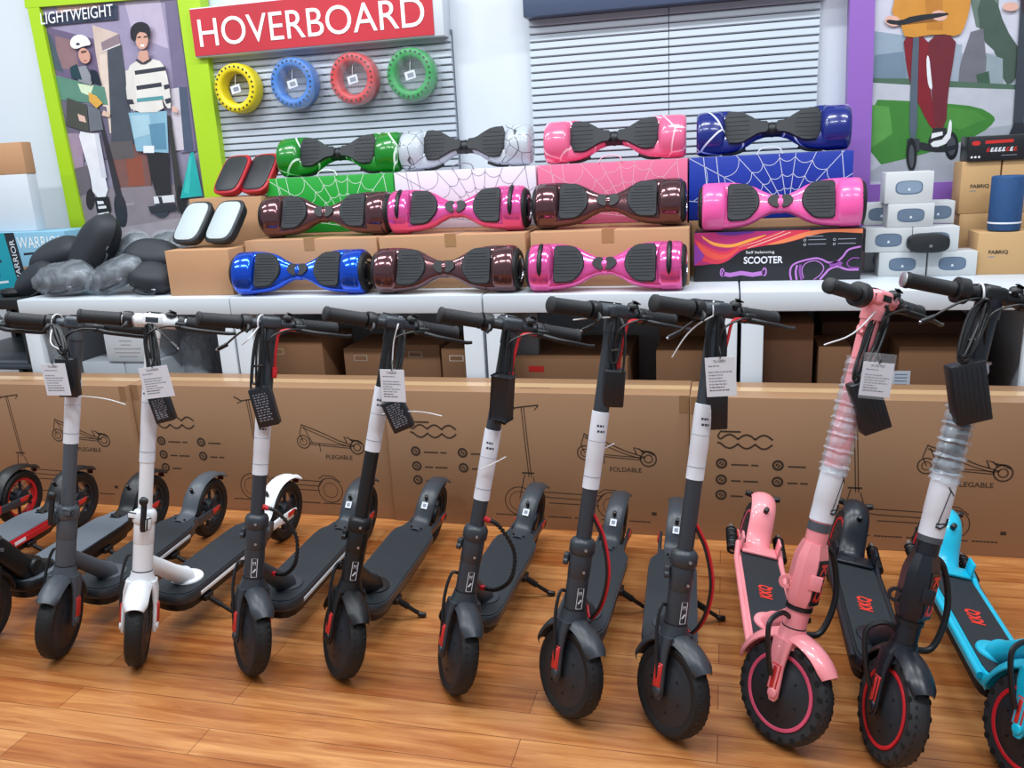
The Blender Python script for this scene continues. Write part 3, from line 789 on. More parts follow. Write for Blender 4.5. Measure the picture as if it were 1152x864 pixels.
def blackbox(b, w, d, h):
    T = face_T(-w / 2, -d / 2 - .0006, 0)
    o = [(.025 + x * .014, h * .72 + y * .008) for x, y in seT(16, 2.5)]
    b.poly([T @ Vector((x, y, 0)) for x, y in o], REDREF)
    b.ribbon([(.055, h * .74), (.145, h * .76)], .011, T, REDREF)
    for k in range(8):
        u = .062 + k * .0125; c_ = REDREF if k in (0, 5, 7) else mat('box_white', '#e8e8ee', .5)
        b.ribbon([(u, h * .36), (u + .004, h * .5), (u + .009, h * .5)], .0042, T, c_); b.ribbon([(u + .001, h * .36), (u + .008, h * .38), (u + .006, h * .44)], .003, T, c_)
    for k in range(3): b.poly([T @ Vector((x, y, 0)) for x, y in ell(.014 + k * .012, h * .17, .004, .004, 10)], PAPER)
    b.ribbon([(.11, h * .2), (.16, h * .2)], .002, T, INKL)
bx = at(1088, 181, 3.45).x
carton('speaker_carton', 'long black box with red and white print on top of the kraft cartons', 'box', bx, bx + .34, 3.45, 3.56, zt2, zt2 + .088, mat('black_box_card', '#1d1f24', .35), tape=False, extra=blackbox)
# blue speaker
p = at(1128, 262, 3.36)
t = thing('portable_speaker', 'tall cylindrical dark blue speaker standing on the kraft carton', 'speaker', (at(1128.5, 262, 3.34).x, 3.34, at(1110, 262, 3.28).z + .001))
b = MB(); b.cyl((0, 0, 0), (0, 0, .19), .052, mat('blue_fabric', '#1f4a7c', .7, var=.2, vscale=60, bump=.5, bscale=400), n=28, bev=.006); b.build('body', t, smooth=40)
b = MB(); b.lathe([(.0522, .026), (.0532, .027), (.0532, .031), (.0522, .032)], (0, 0, 0), (0, 0, 1), PAPER, n=28); b.build('light_ring', t)

# ---- left end: boxes
LT = thing('side_stand', 'dark stand with grey shelves left of the white tables', 'stand', (-3.30, 3.3, 0))
b = MB()
for z, m in ((.80, BLACK), (.52, SLATE), (.28, SLATE)): b.box((0, 0, z), (.66, .6, .03 if z < .8 else .045), m, bev=.004)
b.build('shelf', LT)
for sx in (-1, 1):
    for sy in (-1, 1):
        b = MB(); b.box((sx * .315, sy * .28, .39), (.03, .03, .78), BLACK, bev=.003); b.build('post', LT)
b = MB(); b.box((0, .29, .40), (.6, .01, .74), mat('stand_back', '#3a2e2a', .6)); b.build('back_panel', LT)
def warrior(b, w, d, h):
    T = face_T(-w / 2, -d / 2 - .0006, 0); te = mat('warrior_teal', '#1796a8', .45); dk = mat('warrior_dark', '#20262e', .45)
    b.poly([T @ Vector(v) for v in ((0, 0, 0), (w * .45, 0, 0), (w * .40, h, 0), (0, h, 0))], te)
    b.poly([T @ Vector(v) for v in ((w * .45, 0, 0), (w * .55, 0, 0), (w * .5, h, 0), (w * .40, h, 0))], dk)
    b.poly([T @ Vector(v) for v in ((w * .55, 0, .0), (w, 0, 0), (w, h * .45, 0), (w * .53, h * .4, 0))], mat('warrior_tan', '#a6805e', .5))
    b.text('WARRIOR', w * .46, h * .2, T @ Matrix.Translation((w * .52, h * .72, .0004)), mat('warrior_letter', '#eef3f8', .4))
    b.ribbon([(w * .56, h * .62), (w * .9, h * .66)], .01, T, dk)
    b.text('WARRIOR', h * .8, w * .05, T @ Matrix.Translation((w * .5, h * .08, .0004)) @ Matrix.Rotation(rad(92), 4, 'Z'), PAPER)
    for i, (x, y, r) in enumerate(((.1, .3, .03), (.16, .5, .026), (.22, .28, .03))):
        b.ribbon(ell(w * x, h * y, r, r * .8, 12), .008, T @ Matrix.Translation((0, 0, .0004)), dk, closed=True)
    b.ribbon([(w * .05, h * .2), (w * .2, h * .6), (w * .32, h * .5)], .012, T @ Matrix.Translation((0, 0, .0004)), dk)
    b.ribbon([(w * .1, h * .1), (w * .35, h * .14)], .01, T @ Matrix.Translation((0, 0, .0004)), PAPER)
YB = 3.30
zb = .8235
zwt = at(10, 262, YB).z
carton('toy_box', 'teal and dark printed box reading WARRIOR at the far left', 'box', at(-25, 330, YB).x, at(72, 262, YB).x, YB, YB + .22, zb, zwt, mat('warrior_blue', '#7fb2cc', .45), tape=False, extra=warrior)
zw2 = at(0, 197, 3.38).z
carton('white_box', 'big plain white box on the WARRIOR box at the left edge', 'box', at(-60, 240, 3.38).x, at(38, 240, 3.38).x, 3.38, 3.44, zwt, zw2, WHITET, tape=False)
zw3 = at(0, 161, 3.38).z
carton('kraft_box', 'kraft box on top of the white box at the left edge', 'box', at(-60, 180, 3.38).x, at(29, 190, 3.38).x, 3.38, 3.44, zw2, zw3, KRAFT, tape=False)

# ---- bags
def bag(label, px_, py_, Y, L, Wd, H, rx, ry, rz, film=False, wrapped=0):
    p = at(px_, py_, Y)
    t = thing('carry_bag', label, 'bag', p, (rad(rx), rad(ry), rad(rz)), 'black carry bags heaped on the table')
    S = seT(28, 2.4)
    def ring(h, k, dx=0): return [(c * L / 2 * k * (1 - .12 * s_), s_ * Wd / 2 * k, h * H / 2) for c, s_ in S]
    b = MB(); b.loft([ring(-1, .55), ring(-.85, .8), ring(-.5, .94), ring(-.05, 1)], BAGM)
    b.loft([ring(.05, 1), ring(.5, .93), ring(.82, .78), ring(.97, .55), ring(1, .3)], BAGM); b.build('shell', t, smooth=60)
    b = MB(); b.loft([ring(-.06, 1.01), ring(-.03, 1.025), ring(.03, 1.025), ring(.06, 1.01)], mat('zip_tape', '#0c0e12', .5)); b.build('zip', t, smooth=60)
    b = MB(); b.tube([(-.05, -Wd / 2 * .99, 0), (-.045, -Wd / 2 - .02, .004), (0, -Wd / 2 - .028, .006), (.045, -Wd / 2 - .02, .004), (.05, -Wd / 2 * .99, 0)], .005, BAGM, n=6, smooth=4); b.build('handle', t)
    b = MB(); b.box((L * .2, -Wd / 2 * .96, .006), (.02, .006, .008), SILVER, bev=.002); b.build('zip_pull', t)
    if film:
        b = MB(); rnd = random.Random(px_)
        def fr(h, k): return [(x * 1.08 + rnd.uniform(-.006, .006), y * 1.12 + rnd.uniform(-.006, .006), h * H * .56 + rnd.uniform(-.003, .003)) for x, y, _ in ring(0, k)]
        b.loft([fr(-1, .6), fr(-.8, .9), fr(-.3, 1.03), fr(.3, 1.03), fr(.8, .9), fr(1.02, .6)], FILMB); b.build('plastic_bag', t, smooth=60)
    return t
bag('large black bag leaning upright on top of the heap', 105, 280, 3.17, .36, .20, .12, 58, -50, 5)
bag('black bag lying behind the large one, before the WARRIOR box', 66, 287, 3.22, .30, .17, .11, 40, -16, 0)
bag('black bag low at the left end of the heap', 42, 314, 3.14, .24, .15, .10, 45, -25, 0)
bag('plastic wrapped black bag at the front left of the heap', 74, 313, 3.06, .27, .13, .09, 40, -4, 0, film=True)
bag('plastic wrapped black bag lying at the front, middle of the heap', 130, 309, 3.09, .27, .13, .09, 35, -18, 0, film=True)
bag('black bag lying at the right end beside the kraft box', 172, 312, 3.08, .21, .14, .10, 40, 8, 0)
bag('black bag on the right side of the heap, upper layer', 172, 287, 3.17, .27, .15, .10, 45, 6, 0)
bag('plastic wrapped bag tucked behind, right of the large upright bag', 146, 283, 3.24, .22, .15, .09, 50, -30, 0, film=True)
bag('plastic wrapped bag at the back, beside the white topped hover shoes', 190, 276, 3.36, .2, .13, .08, 50, 0, 0, film=True)
t = thing('cable_roll', 'dark grey roll lying on the stand before the WARRIOR box', 'roll', (at(18, 330, 3.12).x, 3.12, .824))
b = MB(); b.lathe([(.02, 0), (.055, .002), (.062, .015), (.055, .03), (.02, .032)], (0, 0, 0), (0, 0, 1), RUBBER, n=24); b.build('coil', t)
b = MB(); b.cyl((0, 0, .0), (0, 0, .034), .021, SLATE, n=16); b.build('core', t)

# ---- under the tables
def prop(label, px0, px1, pt, Y, z0, m, d=.3, sticker=None, name='storage_carton', extra=None):
    x0, x1 = at(px0, pt, Y).x, at(px1, pt, Y).x; z1 = at((px0 + px1) / 2, pt, Y).z
    def ex(b, w, dd, h):
        if sticker:
            T = face_T(-w / 2, -dd / 2 - .0006, 0); u, col = sticker
            b.poly([T @ Vector((w * u + x, h - .04 + y, 0)) for x, y in ((-.03, -.012), (.03, -.012), (.03, .012), (-.03, .012))], mat('sticker_' + col, '#' + col, .5))
            b.poly([T @ Vector((w * u + x, h - .04 + y, .0004)) for x, y in ((-.026, -.009), (.026, -.009), (.026, .009), (-.026, .009))], KRAFTD if col != 'c03030' else REDREF)
        if extra: extra(b, w, dd, h)
    return carton(name, label, 'box', x0, x1, Y, Y + d, z0, z1, m, None, tape=False, extra=ex)
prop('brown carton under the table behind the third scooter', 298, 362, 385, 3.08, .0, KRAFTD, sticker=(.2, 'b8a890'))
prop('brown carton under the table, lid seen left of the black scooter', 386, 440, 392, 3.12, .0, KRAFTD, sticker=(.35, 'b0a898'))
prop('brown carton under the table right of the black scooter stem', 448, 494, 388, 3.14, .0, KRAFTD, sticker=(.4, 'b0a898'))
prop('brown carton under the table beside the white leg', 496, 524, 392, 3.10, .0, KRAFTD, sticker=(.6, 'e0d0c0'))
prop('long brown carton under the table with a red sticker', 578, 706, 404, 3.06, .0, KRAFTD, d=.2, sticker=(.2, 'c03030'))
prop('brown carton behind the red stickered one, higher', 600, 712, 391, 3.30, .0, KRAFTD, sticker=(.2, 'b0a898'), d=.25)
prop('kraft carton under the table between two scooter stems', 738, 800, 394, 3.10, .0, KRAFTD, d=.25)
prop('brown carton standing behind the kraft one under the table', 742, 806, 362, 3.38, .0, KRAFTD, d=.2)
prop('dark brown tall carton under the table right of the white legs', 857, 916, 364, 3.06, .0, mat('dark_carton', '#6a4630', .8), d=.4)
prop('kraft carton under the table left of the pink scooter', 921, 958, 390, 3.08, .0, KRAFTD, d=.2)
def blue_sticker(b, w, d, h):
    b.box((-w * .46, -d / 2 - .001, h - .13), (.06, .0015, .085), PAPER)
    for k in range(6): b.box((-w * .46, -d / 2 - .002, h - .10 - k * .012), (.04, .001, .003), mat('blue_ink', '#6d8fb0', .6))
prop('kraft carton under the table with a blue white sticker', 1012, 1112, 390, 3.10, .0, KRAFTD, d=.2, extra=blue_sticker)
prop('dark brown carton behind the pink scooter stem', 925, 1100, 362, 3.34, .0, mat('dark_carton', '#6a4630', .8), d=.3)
def words(b, w, d, h):
    T = face_T(-w / 2, -d / 2 - .0006, 0)
    for k, (u0, u1) in enumerate(((.35, .65), (.38, .62), (.2, .85), (.22, .82), (.3, .75))):
        b.ribbon([(w * u0, h - .03 - k * .017), (w * u1, h - .03 - k * .017)], .004, T, mat('faint_print', '#a09c9c', .6))
prop('white box with faint printed lines under the left table', 116, 163, 376, 3.02, at(140, 407, 3.02).z, WHITET, d=.22, extra=words, name='white_carton')
prop('white carton under the printed white box, left part', 92, 139, 407, 3.03, 0, WHITET, d=.3, name='white_carton')
prop('white carton under the printed white box, right part', 140, 176, 407, 3.03, 0, WHITET, d=.3, name='white_carton')
t = thing('plastic_bag', 'clear plastic bag stuffed under the table beside the white cartons', 'bag', (at(222, 405, 3.26).x, 3.26, 0))
b = MB(); rnd = random.Random(4); S = seT(20, 2.3)
b.loft([[(c * .085 * k + rnd.uniform(-.008, .008), s_ * .08 * k + rnd.uniform(-.008, .008), h) for c, s_ in S] for h, k in ((0, .9), (.2, 1.05), (.4, 1.0), (.52, .95), (.6, .7), (.63, .3))], FILM); b.build('film', t, smooth=60)
b = MB(); b.box((0, 0, .27), (.09, .08, .54), SPK, bev=.01); b.build('packing', t)
zp = at(590, 384, 3.15).z
b = MB(); b.box((at(590, 384, 3.15).x, 3.15, .375), (.12, .03, .75), mat('grey_panel', '#6e7176', .5), bev=.003)
tag(b.build('divider_panel'), 'narrow grey panel standing under the table right of the white legs', 'panel')

# ================================================================== scooter cartons
def carton_print(text, full=True, rev=False):
    def f(b, w, d, h):
        T = face_T(-w / 2, -d / 2 - .0006, 0); m = PRINT; lw = .0032
        def R(P, ww=lw, cl=False): b.ribbon(P, ww, T, m, closed=cl)
        # 500
        x0, y0 = .09, .34
        def wave(yb, sgn):
            out = []
            for k in range(3):
                for i in range(9):
                    a = pi * i / 8
                    out.append((x0 + .012 + k * .055 + .055 * (i / 8), yb + sgn * .016 * math.sin(a)))
            return out
        R([(x0 + .075, y0 + .056), (x0 + .010, y0 + .056), (x0 + .002, y0 + .040), (x0 + .006, y0 + .032)] + wave(y0 + .030, 1), .0062)
        R([(x0, y0 + .018)] + wave(y0 + .014, -1), .0062)
        # icons
        for (u, v) in ((.105, .283), (.105, .225), (.105, .17), (.286, .283), (.286, .225)):
            b.poly([T @ Vector((x, y, 0)) for x, y in ell(u, v, .019, .019, 20)], m)
            b.ribbon(ell(u, v, .010, .009, 10), .003, T @ Matrix.Translation((0, 0, .0004)), KRAFT2, closed=True)
            b.ribbon([(u - .006, v - .006), (u + .006, v + .006)], .0025, T @ Matrix.Translation((0, 0, .0004)), KRAFT2)
            L = (.09 if u < .2 else .07)
            if v < .18: L = .045
            nseg = int(L / .008)
            for k in range(nseg):
                if (k * 7 + int(v * 100)) % 9 != 5: R([(u + .032 + k * .008, v - .003), (u + .0392 + k * .008, v - .003)], .0058)
        # standing scooter
        R([(.513, .46), (.530, .20)]); R([(.522, .46), (.539, .20)])
        R([(.460, .474), (.49, .458), (.520, .463), (.575, .470)], .005); R([(.47, .448), (.49, .456)]); R([(.56, .452), (.575, .468)])
        R([(.515, .21), (.500, .15), (.492, .115)]); R([(.545, .20), (.56, .15), (.575, .13)]); R([(.505, .215), (.55, .215)], .006)
        R(ell(.492, .105, .055, .055, 28), cl=True); R(ell(.492, .105, .038, .038, 20), .002, cl=True)
        R([(.56, .13), (.60, .125), (.78, .12), (.80, .15)]); R([(.575, .145), (.79, .14)]); R([(.60, .104), (.78, .102)])
        R(ell(.825, .105, .050, .050, 28), cl=True); R(ell(.825, .105, .03, .03, 20), .002, cl=True)
        R([(.78, .15), (.80, .165), (.84, .163), (.87, .14)])
        # folded scooter
        R([(.735, .368), (.80, .345), (.88, .31), (.945, .290)], .004); R([(.735, .358), (.87, .302), (.93, .285)])
        R([(.735, .372), (.722, .33), (.735, .30)]); R([(.742, .36), (.765, .31), (.775, .295)])
        R(ell(.735, .300, .026, .026, 20), .004, cl=True); R(ell(.735, .300, .014, .014, 14), .003, cl=True)
        R([(.76, .298), (.94, .288)]); R([(.76, .291), (.93, .280)]); R([(.80, .295), (.803, .262)])
        R([(.915, .30), (.905, .325), (.925, .32), (.94, .305)], .005); R([(.93, .315), (.95, .312), (.975, .300)], .005)
        R(ell(.955, .285, .027, .027, 20), .005, cl=True); R(ell(.955, .285, .014, .014, 14), .004, cl=True)
        b.text(text, .110, .017, T @ Matrix.Translation((.822, .234, 0)), m, bold=.012)
        # small print line and mark at the foot
        for k in range(52):
            if k % 9 != 8: R([(.40 + k * .0108, .050), (.409 + k * .0108, .050)], .0045)
        R([(.965, .082), (.982, .082)], .012)
        # top flap mark
        T3 = frame((-w / 2, -d / 2, h + .0008), (1, 0, 0), (0, 1, 0), (0, 0, 1))
        for k in range(4): b.ribbon([(.97 + k * .009, .085), (.978 + k * .009, .10)], .005, T3, m)
        for k in range(9): b.ribbon([(.50 + k * .012, .06), (.508 + k * .012, .06)], .004, T3, m)
    return f
CT = mat('carton_edge', '#8a6545', .7)
for (x0, x1, y0, txt, lab) in ((-3.39, -2.290, 2.735, 'PLEGABLE', 'long scooter carton at the far left, behind the grey scooter'),
                              (-2.288, -1.203, 2.758, 'PLEGABLE', 'long scooter carton printed PLEGABLE behind the white scooter'),
                              (-1.20, -.108, 2.746, 'FOLDABLE', 'long scooter carton printed FOLDABLE, in the middle of the row'),
                              (-.106, .985, 2.735, 'PLEGABLE', 'long scooter carton behind the pink scooter, right end'),
                              (.992, 2.05, 2.735, 'PLEGABLE', 'long scooter carton cut by the right edge')):
    t = carton('scooter_carton', lab, 'box', x0, x1, y0, y0 + .196, 0, .514, KRAFT2, 'long scooter cartons standing in front of the tables', tape=False, bev=.002, extra=carton_print(txt))
    w = x1 - x0
    b = MB(); tm = mat('carton_tape', '#93704f', .35)
    for sx in (-1, 1):
        b.box((sx * (w / 2 - .018), -.0985, .514 - .03), (.030, .0008, .06), tm)
    b.box((0, .0, .5146), (w - .004, .05, .0012), mat('clear_tape', '#c8a67e', .15)); b.build('tape', t, smooth=0)

# ================================================================== scooters
R0, OFF, TAU = .109, .02, .203
def fender(b, path, hw, m, arch=.008, th=.003, w_end=1.0):
    """curved mudguard: side profile path of (y, z) swept across x"""
    k = len(path); rings = []
    for i, (y, z) in enumerate(path):
        a = Vector(path[max(i - 1, 0)]); c = Vector(path[min(i + 1, k - 1)]); t = (c - a).normalized(); n = Vector((-t.y, t.x))
        u = i / (k - 1); ww = hw * (1 - (1 - w_end) * max(0, (u - .7) / .3)) * (1 - .25 * max(0, 1 - u / .06)) * (1 - .3 * max(0, (u - .94) / .06))
        ring = []
        for s_, h in ((-1, -arch), (-.82, -arch * .2), (-.45, arch * .5), (0, arch * .75), (.45, arch * .5), (.82, -arch * .2), (1, -arch)):
            ring.append((s_ * ww, y + n.x * h, z + n.y * h))
        for s_, h in ((.94, -arch - th), (.78, -arch * .2 - th), (.4, arch * .5 - th), (0, arch * .75 - th), (-.4, arch * .5 - th), (-.78, -arch * .2 - th), (-.94, -arch - th)):
            ring.append((s_ * ww, y + n.x * h, z + n.y * h))
        rings.append(ring)
    b.loft(rings, m)
def wheel(parent, c, r, mtx=None, honey=False, ring=None, hubm=None, rear=False, spokes=None):
    b = MB(); w = .024
    prof = [(r - .030, -.017), (r - .022, -.0215), (r - .010, -.022), (r - .003, -.015), (r, -.005), (r, .005), (r - .003, .015), (r - .010, .022), (r - .022, .0215), (r - .030, .017)]
    tyre = mat('tyre_rubber_grey', '#24262a', .6) if honey else RUBBER
    if honey: prof = [(r - .036, -.017)] + prof[1:-1] + [(r - .036, .017)]
    b.lathe(prof, c, (1, 0, 0), tyre, n=56, closed=True)
    n = 40
    for k in range(n):
        a = 2 * pi * k / n
        for sx in (-1, 1):
            aa = a + (sx > 0) * pi / n
            b.box((c[0] + sx * .009, c[1] + math.cos(aa) * (r - .0030), c[2] + math.sin(aa) * (r - .0030)), (.012, .0030, .007), RUBBER, R=Matrix.Rotation(aa, 3, 'X') @ Matrix.Rotation(sx * .5, 3, 'Y'))
            if honey and k % 2 == 0:
                ct, sn = math.cos(a), math.sin(a); q = r - .013
                b.cyl((c[0] + sx * .0205, c[1] + ct * q, c[2] + sn * q), (c[0] + sx * .0225, c[1] + ct * q, c[2] + sn * q), .0072, mat('tyre_hole', '#050506', .9), n=8)
    t = b.build('rear_wheel' if rear else 'front_wheel', parent, smooth=45, matrix=mtx)
    b = MB(); q = r - (.034 if honey else .028); hm = hubm or HUBM
    if spokes:
        b.lathe([(q, -.014), (q + .002, 0), (q, .014), (q - .012, .012), (q - .014, 0), (q - .012, -.012)], c, (1, 0, 0), spokes, n=36, closed=True)
        for k in range(6):
            a = 2 * pi * k / 6
            b.cyl((c[0], c[1] + math.cos(a) * .015, c[2] + math.sin(a) * .015), (c[0], c[1] + math.cos(a + .35) * (q - .006), c[2] + math.sin(a + .35) * (q - .006)), .006, hm, n=8)
        b.cyl((c[0] - .02, c[1], c[2]), (c[0] + .02, c[1], c[2]), .032, hm, n=24, bev=.004)
        b.lathe([(.045, -.017), (.05, -.016), (.05, -.014), (.045, -.013)], c, (1, 0, 0), SILVER, n=28, closed=True)
    else:
        for sx in (-1, 1):
            b.lathe([(.001, sx * .0285), (.022, sx * .028), (.026, sx * .0265), (q * .72, sx * .0235), (q * .76, sx * .0215), (q * .9, sx * .021), (q + .001, sx * .0185), (q + .001, 0)], c, (1, 0, 0), hm, n=36, caps=False)
            for k in range(6):
                a = 2 * pi * k / 6 + .3
                b.cyl((c[0] + sx * .021, c[1] + math.cos(a) * q * .62, c[2] + math.sin(a) * q * .62), (c[0] + sx * .0262, c[1] + math.cos(a) * q * .62, c[2] + math.sin(a) * q * .62), .0028, BLACK, n=6)
    h = b.build('hub', t, smooth=40)
    if ring:
        b = MB()
        for sx in (-1, 1): b.lathe([(q - .005, sx * .0212), (q - .002, sx * .0232), (q + .003, sx * .0228), (q + .004, sx * .020)], c, (1, 0, 0), ring, n=40, closed=True)
        o = b.build('rim_ring', t, smooth=40); o['label'] = 'coloured ring round the hub'
    return t
def scooter(label, x, y, yaw, steer, lean, style='M', paint=DGREY, rearpaint=None, matm=MATT, side=None, S=.835, lever=False, bell=True, wrap=(.43, .55), wraptext=None,
            coil=None, redcable=None, sticker=False, barp=None, stand=(.145, .50), logo=True, barw=.37, plain=False, ring=None, deckcol=None, group='kick scooters in the row', spokes=None, baryaw=0, gripm=None, neckfold=False):
    K = style == 'K'; r = .117 if K else R0; rearpaint = rearpaint or paint
    root = thing('kick_scooter', label, 'kick scooter', (x, y, 0), (0, 0, 0), group)
    A = Matrix.Translation((x, y, 0)) @ Matrix.Rotation(rad(yaw), 4, 'Z') @ Matrix.Rotation(rad(lean), 4, 'Y')
    root.matrix_world = A
    ax = Vector((0, math.sin(TAU), math.cos(TAU))); yy = Vector((0, math.cos(TAU), -math.sin(TAU)))
    Tst = frame((0, OFF, r), (1, 0, 0), yy, ax)
    TS = Tst @ Matrix.Rotation(rad(steer), 4, 'Z')
    TB = Tst @ Matrix.Rotation(rad(steer + baryaw), 4, 'Z')
    c = (0, -.018, 0)
    wheel(root, c, r, TS, honey=K, ring=ring, spokes=spokes)
    # ---- fork
    s0 = .105 if not K else .10; fx = .036
    b = MB()
    S16 = [(math.cos(a), math.sin(a)) for a in [2 * pi * i / 20 for i in range(20)]]
    top = r + .010
    b.loft([[(ca * rx, sa * ry + dy, s) for ca, sa in S16] for s, rx, ry, dy in ((s0 + .045, .0285, .0285, 0), (s0 + .035, .030, .030, 0), (s0 + .015, .038, .031, -.002), (s0 + .002, .044, .030, -.004))], paint)
    S12 = seT(14, 3)
    for sx in (-1, 1):
        b.loft([[(sx * (fx + dx) + c_ * tx, dy + s_ * ty, s) for c_, s_ in S12] for s, dx, tx, dy, ty in ((s0 + .02, -.006, .010, -.003, .026), (s0 - .01, .000, .009, -.005, .022), (.06, .003, .0065, -.010, .017), (.02, .004, .006, -.015, .015), (-.008, .004, .006, -.018, .013), (-.018, .004, .005, -.018, .008))], paint)
        b.cyl((sx * (fx + .006), c[1], 0), (sx * (fx + .014), c[1], 0), .012, paint, n=14, bev=.003)
    fk = b.build('fork', root, matrix=TS, smooth=50)
    for sx in (-1, 1):
        b = MB(); b.box((sx * (fx + .0115), -.013, .036), (.006, .010 if K else .019, .052), REDREF, bev=.0028); b.box((sx * (fx + .009), -.013, .036), (.006, .024, .060), paint, bev=.0025)
        o = b.build('reflector', fk, smooth=50)
    b = MB(); rr = r + .016
    a0, a1 = (38, 168) if K else (38, 166)
    path = [(c[1] - math.cos(rad(a)) * rr, math.sin(rad(a)) * rr * (1.0)) for a in [a0 + (a1 - a0) * i / 18 for i in range(19)]]
    fender(b, path, .031, paint, arch=.011)
    b.build('front_fender', root, matrix=TS, smooth=60)
    # ---- head tube, clamp
    b = MB()
    h1 = .315 if not K else .20
    b.cyl((0, 0, s0 + .045), (0, 0, h1 - .085 if not K else h1), .0262, paint, n=24)
    b.cyl((0, 0, s0 + .043), (0, 0, s0 + .048), .0272, BLACK, n=24)
    if not K:
        b.cyl((0, 0, .228), (0, 0, .30), .0270, paint, n=24, bev=.003); b.cyl((0, 0, .225), (0, 0, .23), .0258, BLACK, n=24)
        b.lathe([(.027, .285), (.031, .290), (.031, .312), (.027, .32), (.021, .324)], (0, 0, 0), (0, 0, 1), paint, n=24)
    hd = b.build('head_tube', root, matrix=Tst, smooth=40)
    if K:
        b = MB()
        oc = [(-.034, -.02), (-.02, -.038), (.008, -.040), (.038, -.004), (.034, .022), (.02, .036), (-.02, .036), (-.034, .022)]
        b.loft([[(px * k, py * k, s) for px, py in oc] for s, k in ((.20, .80), (.222, 1), (.30, 1), (.318, .92), (.345, .70))], paint)
        b.lathe([(.009, -.004), (.016, -.004), (.016, .004), (.009, .004)], (-.043, -.01, .245), (0, 1, 0), paint, n=16, closed=True)
        b.cyl((-.036, -.01, .245), (-.030, -.01, .245), .008, paint, n=10)
        b.box((.012, -.040, .262), (.026, .006, .034), paint, bev=.002)
        b.build('folding_box', root, matrix=Tst, smooth=30)
        b = MB(); b.cyl((0, 0, .188), (0, 0, .198), .0295, BLACK, n=24); b.build('cable_band', root, matrix=Tst)
        fn = Vector((.77, -.64, 0)).normalized(); ft = Vector((.64, .77, 0)).normalized()
        b = MB(); b.text('KKQ', .088, .030, frame(Vector((.0235, -.0225, .304)) + fn * .0020 - ft * .014, (0, 0, -1), ft, fn), mat('logo_red', '#e2392c', .4), extr=.0003, bold=.03)
        Tf = frame(Vector((.023, -.022, .260)) + fn * .0008, ft, (0, 0, 1), fn); b.prism([(-.019, -.052), (.019, -.052), (.019, .052), (-.019, .052)], paint if paint is not PINKP else BLACK, -.002, .001, T=Tf)
        o = b.build('logo', root, matrix=Tst, smooth=0)
        o['label'] = 'red letters on a dark side panel'
    else:
        b = MB()
        if lever:
            lx = lever * .020; b.box((lx, -.040, .312), (.014, .012, .082), BLACK, bev=.004); b.lathe([(.001, -.010), (.009, -.008), (.013, 0), (.009, .008), (.001, .010)], (lx, -.042, .356), (0, 1, 0), BLACK, n=16)
            b.box((lx, -.030, .292), (.024, .02, .034), paint, bev=.003)
            b.box((-.018 if lever > 0 else .018, -.022, .308), (.03, .016, .018), paint, bev=.003)
        else:
            b.cyl((-.028, -.010, .262), (-.040, -.010, .262), .008, paint, n=10, bev=.002); b.box((-.034, .0, .27), (.014, .022, .022), paint, bev=.003)
        b.build('folding_lever', root, matrix=Tst, smooth=50)
        if not lever:
            for q0_, q1_ in (((.014, -.026, .248), (.016, -.030, .248)), ((.010, -.020, .302), (.014, -.034, .302))):
                b = MB(); b.cyl(q0_, q1_, .0035, SILVER, n=8); b.build('clamp_bolt', root, matrix=Tst)
        if logo:
            b = MB(); T = frame((.0135, -.0236, .158), (math.cos(.5), math.sin(.5), 0), (0, 0, 1), (math.sin(.5), -math.cos(.5), 0))
            b.ribbon([(-.007, 0), (.007, 0), (.007, .050), (-.007, .050)], .0016, T @ Matrix.Translation((0, 0, .001)), PAPER, closed=True)
            b.text('M', .007, .010, T @ Matrix.Translation((-.0035, .032, .001)), PAPER); b.ribbon([(-.003, .012), (.004, .022)], .004, T @ Matrix.Translation((0, 0, .001)), PAPER)
            b.build('badge', root, matrix=Tst, smooth=0)
    # ---- stem
    b = MB(); sr = .0185 if not K else .0240
    b.cyl((0, 0, h1 - .01 if not K else .33), (0, 0, S - .02), sr, paint, r1=sr * (1.0 if not K else .95), n=24)
    st = b.build('stem', root, matrix=TB, smooth=40)
    if K:
        b = MB(); b.cyl((0, 0, .372), (0, 0, .392), sr + .0012, SLATE, n=24); b.build('stem_ring', root, matrix=TB)
        rnd = random.Random(int(x * 1000))
        b = MB(); n = 18; rg = []
        for k in range(46):
            s = .505 + k * .0058; q = sr + .0035 + .0035 * (k % 3 == 0) + (.002 if k % 2 else 0)
            rg.append([(math.cos(2 * pi * j / n) * (q + rnd.uniform(0, .002)), math.sin(2 * pi * j / n) * (q + rnd.uniform(0, .002)), s + rnd.uniform(-.002, .002)) for j in range(n)])
        b.loft(rg, FILMH, caps=False); b.build('shrink_wrap', root, matrix=TB, smooth=25)
